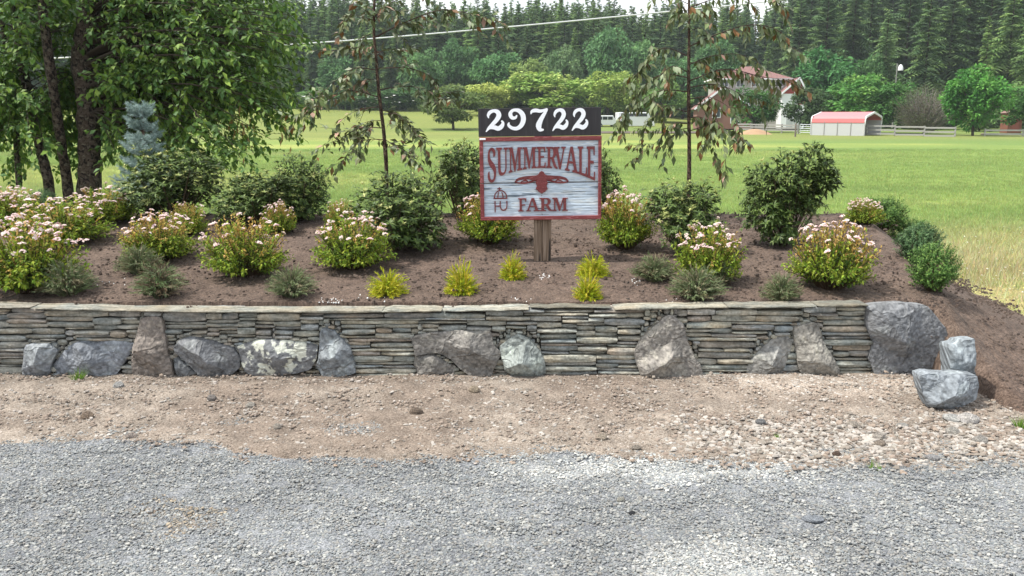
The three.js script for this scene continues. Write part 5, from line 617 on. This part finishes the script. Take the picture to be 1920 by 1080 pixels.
  car('parked_car', 'white car parked beyond the field just right of the number board', 1137, 240, 128, 4.6, 1.75, false, 0.35); car('parked_van', 'white van half hidden behind the leaves of the right thin tree', 1190, 241, 130, 5.4, 2.3, true, 0.1);
  { const R = rng(3), d = 96, p = at(1415, 252, d), m = new MB(), n = 26, rr = []; for (let r = 0; r <= 7; r++) rr.push(Array.from({ length: n }, (_, k) => { const q = r / 7, a = k / n * 6.283, x = Math.cos(a) * q, z = Math.sin(a) * q; return m.v(x * 2.1, 0.62 * Math.cos(q * 1.57) ** 1.2 + 0.1 * (fbm(x * 4 + 9, z * 4, 3, 5) - 0.5) - 0.05, z * 1.5, vary(C(196, 160, 124), R, 0.08).map((v) => v * 0.6)); })); for (let r = 0; r < 7; r++) for (let k = 0; k < n; k++) { const l = (k + 1) % n; m.i.push(rr[r][k], rr[r][l], rr[r + 1][k], rr[r][l], rr[r + 1][l], rr[r + 1][k]); } const o = part('dirt_heap', m.geo(), mat({ vertexColors: true, bumpMap: T_bumpF, bumpScale: 0.1 }), scene); o.position.copy(p); tag(o, 'small heap of tan dirt on the grass in front of the house', 'heap'); }
  { const m = new MB(), c = C(196, 190, 182, 0.6), P = [[1150, 246, 1], [1230, 247, 1], [1300, 248, 1], [1360, 247, 1]], mk = (name, d0, d1, xa, xb) => { const mm = new MB(); for (const dd of span(d0, d1, 6)) for (const px of span(xa, xb, 24)) { const [a] = ray(px, 220), x = a * dd; mm.v(x, farRise(x, dd) + 0.06 + 0.03 * 0, -dd, c, x, dd); } for (let j = 0; j < 6; j++) for (let i = 0; i < 24; i++) { const k = j * 25 + i; mm.i.push(k, k + 1, k + 25, k + 1, k + 26, k + 25); } struct(name, mm.geo(), mat({ map: T_dirt, vertexColors: true })); }; mk('driveway', 100, 112, 1120, 1366); mk('farm_track', 92, 99, 1842, 2150); }
  // red shed at the right edge
  { const d = 104, [a] = ray(1897, 220), g = farRise(a * d, d), o = thing('red_shed', 'small red shed half hidden by trees at the right edge', 'shed', [a * d, g, -d]), s = F / d; part('wall', box(1.6, 2.3, 1.6, 0, 1.1, 0), mat({ color: new THREE.Color(0.17, 0.06, 0.035) }), o); const r = extruded(poly([[-0.95, 2.25], [0.95, 2.25], [0, 2.75]]), 1.8); r.translate(0, 0, -0.9); part('roof', r, mat({ color: new THREE.Color(0.2, 0.12, 0.1) }), o); part('door', box(0.7, 1.7, 0.05, 0.1, 0.9, 0.83), mat({ color: new THREE.Color(0.2, 0.06, 0.04) }), o); }
  // overhead cable
  { const pts = [[-700, 118], [0, 113], [300, 98], [640, 77], [960, 50], [1200, 27], [1470, -1], [1900, -62], [2700, -190]].map(([x, y]) => at(x, y, 20)), c = new THREE.CatmullRomCurve3(pts), o = part('overhead_cable', new THREE.TubeGeometry(c, 120, 0.017, 6), mat({ color: new THREE.Color(0.6, 0.61, 0.61), roughness: 0.5 }), scene); tag(o, 'pale overhead cable slanting up to the right in front of the wood', 'cable'); }
}
// grass on the near part of the field, drier and longer at the right
{
  const R = rng(1212), m = new MB(); for (let k = 0; k < 34; k++) { const a = R() * 6.28, q = Math.sqrt(R()) * 0.17, d = jit(V(0, 1, 0), R, 1.3); m.blade(V(Math.cos(a) * q, -0.01, Math.sin(a) * q), d, side(d, R), 0.05 + R() * 0.07, 0.007, [0.8 + R() * 0.4, 0.8 + R() * 0.4, 0.8 + R() * 0.4]); }
  const P = [], G = C(162, 188, 104, 0.8), Y = C(204, 206, 138, 0.8), S = C(226, 214, 172, 0.78);
  for (let k = 0; k < 60000; k++) { const d = 8.2 + 42 * R() ** 1.7, px = -60 + R() * 2040, [a] = ray(px, 300), x = a * d; const h = farRise(x, d) + 0.05 * (fbm(x * 0.5, d * 0.5, 3, 65) - 0.5); if (bedH(x, d) > h - 0.03) continue; const nearR = smooth(2.7, 4.2, x) * smooth(17, 9.5, d), bare = smooth(2.0, 0.5, Math.abs(d - 8.6)) * smooth(4.2, 4.8, x); if (R() < bare * 0.9) continue; const n = fbm(x * 0.07 + 5, d * 0.16, 4, 61), c = mixc(mixc(G, Y, 0.5 * smooth(0.4, 0.66, n)), R() < 0.6 ? S : Y, nearR * 0.85); P.push([x, h, -d, (0.5 + R() * 0.4) * (1 + nearR * 0.6) * (1 + d * 0.012), vary(c.map((v) => v * lerp(0.82, 1.1, fbm(x * 0.3, d * 0.5, 3, 66))), R, 0.18, 0.05), 0.3]); }
  scatter('meadow_grass', 'short light green grass of the field, longer and straw coloured by the bed', 'grass', m.geo(), leafMat(0.85, 0.35), P, R);
  const f = new MB(); for (let k = 0; k < 7; k++) { const a = k / 7 * 6.28; f.blade(V(0, 0.16, 0), V(Math.cos(a), 0.15, Math.sin(a)), V(-Math.sin(a), 0, Math.cos(a)), 0.022, 0.016, [1, 1, 1]); } f.blade(V(0, 0, 0), UP, V(1, 0, 0), 0.17, 0.004, C(120, 160, 70, 0.6)); f.blade(V(0, 0, 0), UP, V(0, 0, 1), 0.17, 0.004, C(120, 160, 70, 0.6));
  const Q = []; for (let k = 0; k < 420; k++) { const d = 8.6 + 5.5 * R(), x = lerp(4.2, d * 0.64, R()); if (x < bedFoot(d) + 0.1 && d < 9.5) continue; Q.push([x, farRise(x, d), -d, 0.3 + R() * 0.4, R() < 0.8 ? [0.82, 0.82, 0.8] : [0.85, 0.75, 0.2], 0.4]); } for (let k = 0; k < 300; k++) { const d = 150 + 60 * R(), px = 560 + R() * 220, [a] = ray(px, 220); Q.push([a * d, farRise(a * d, d) + 0.2, -d, 9 + R() * 8, [0.8, 0.8, 0.76], 0.3]); }
  scatter('meadow_flowers', 'white daisies scattered in the grass of the field', 'flowers', f.geo(), M_flower, Q, R);
  const w = new MB(); chip(w, R, 0, 0, 0, 0.006, 0.9, [0.8, 0.8, 0.78], 0.3); const Wp = []; for (const [cx, cy, n, sx] of [[620, 566, 34, 50], [1020, 520, 16, 24], [1195, 530, 10, 20], [700, 560, 12, 80], [970, 562, 8, 60], [200, 530, 8, 80], [1250, 568, 6, 40]]) for (let k = 0; k < n; k++) { const p = onBed(cx + (R() - 0.5) * sx, cy + (R() - 0.5) * 14); Wp.push([p.x, p.y, p.z, 0.5 + R() * 0.9, [1, 1, 1], 0.5]); }
  scatter('white_specks', 'white crumbs of planting mix lying on the dark soil', 'specks', w.geo(0.5), mat({ vertexColors: true }), Wp, R);
}
renderer.render(scene, camera);
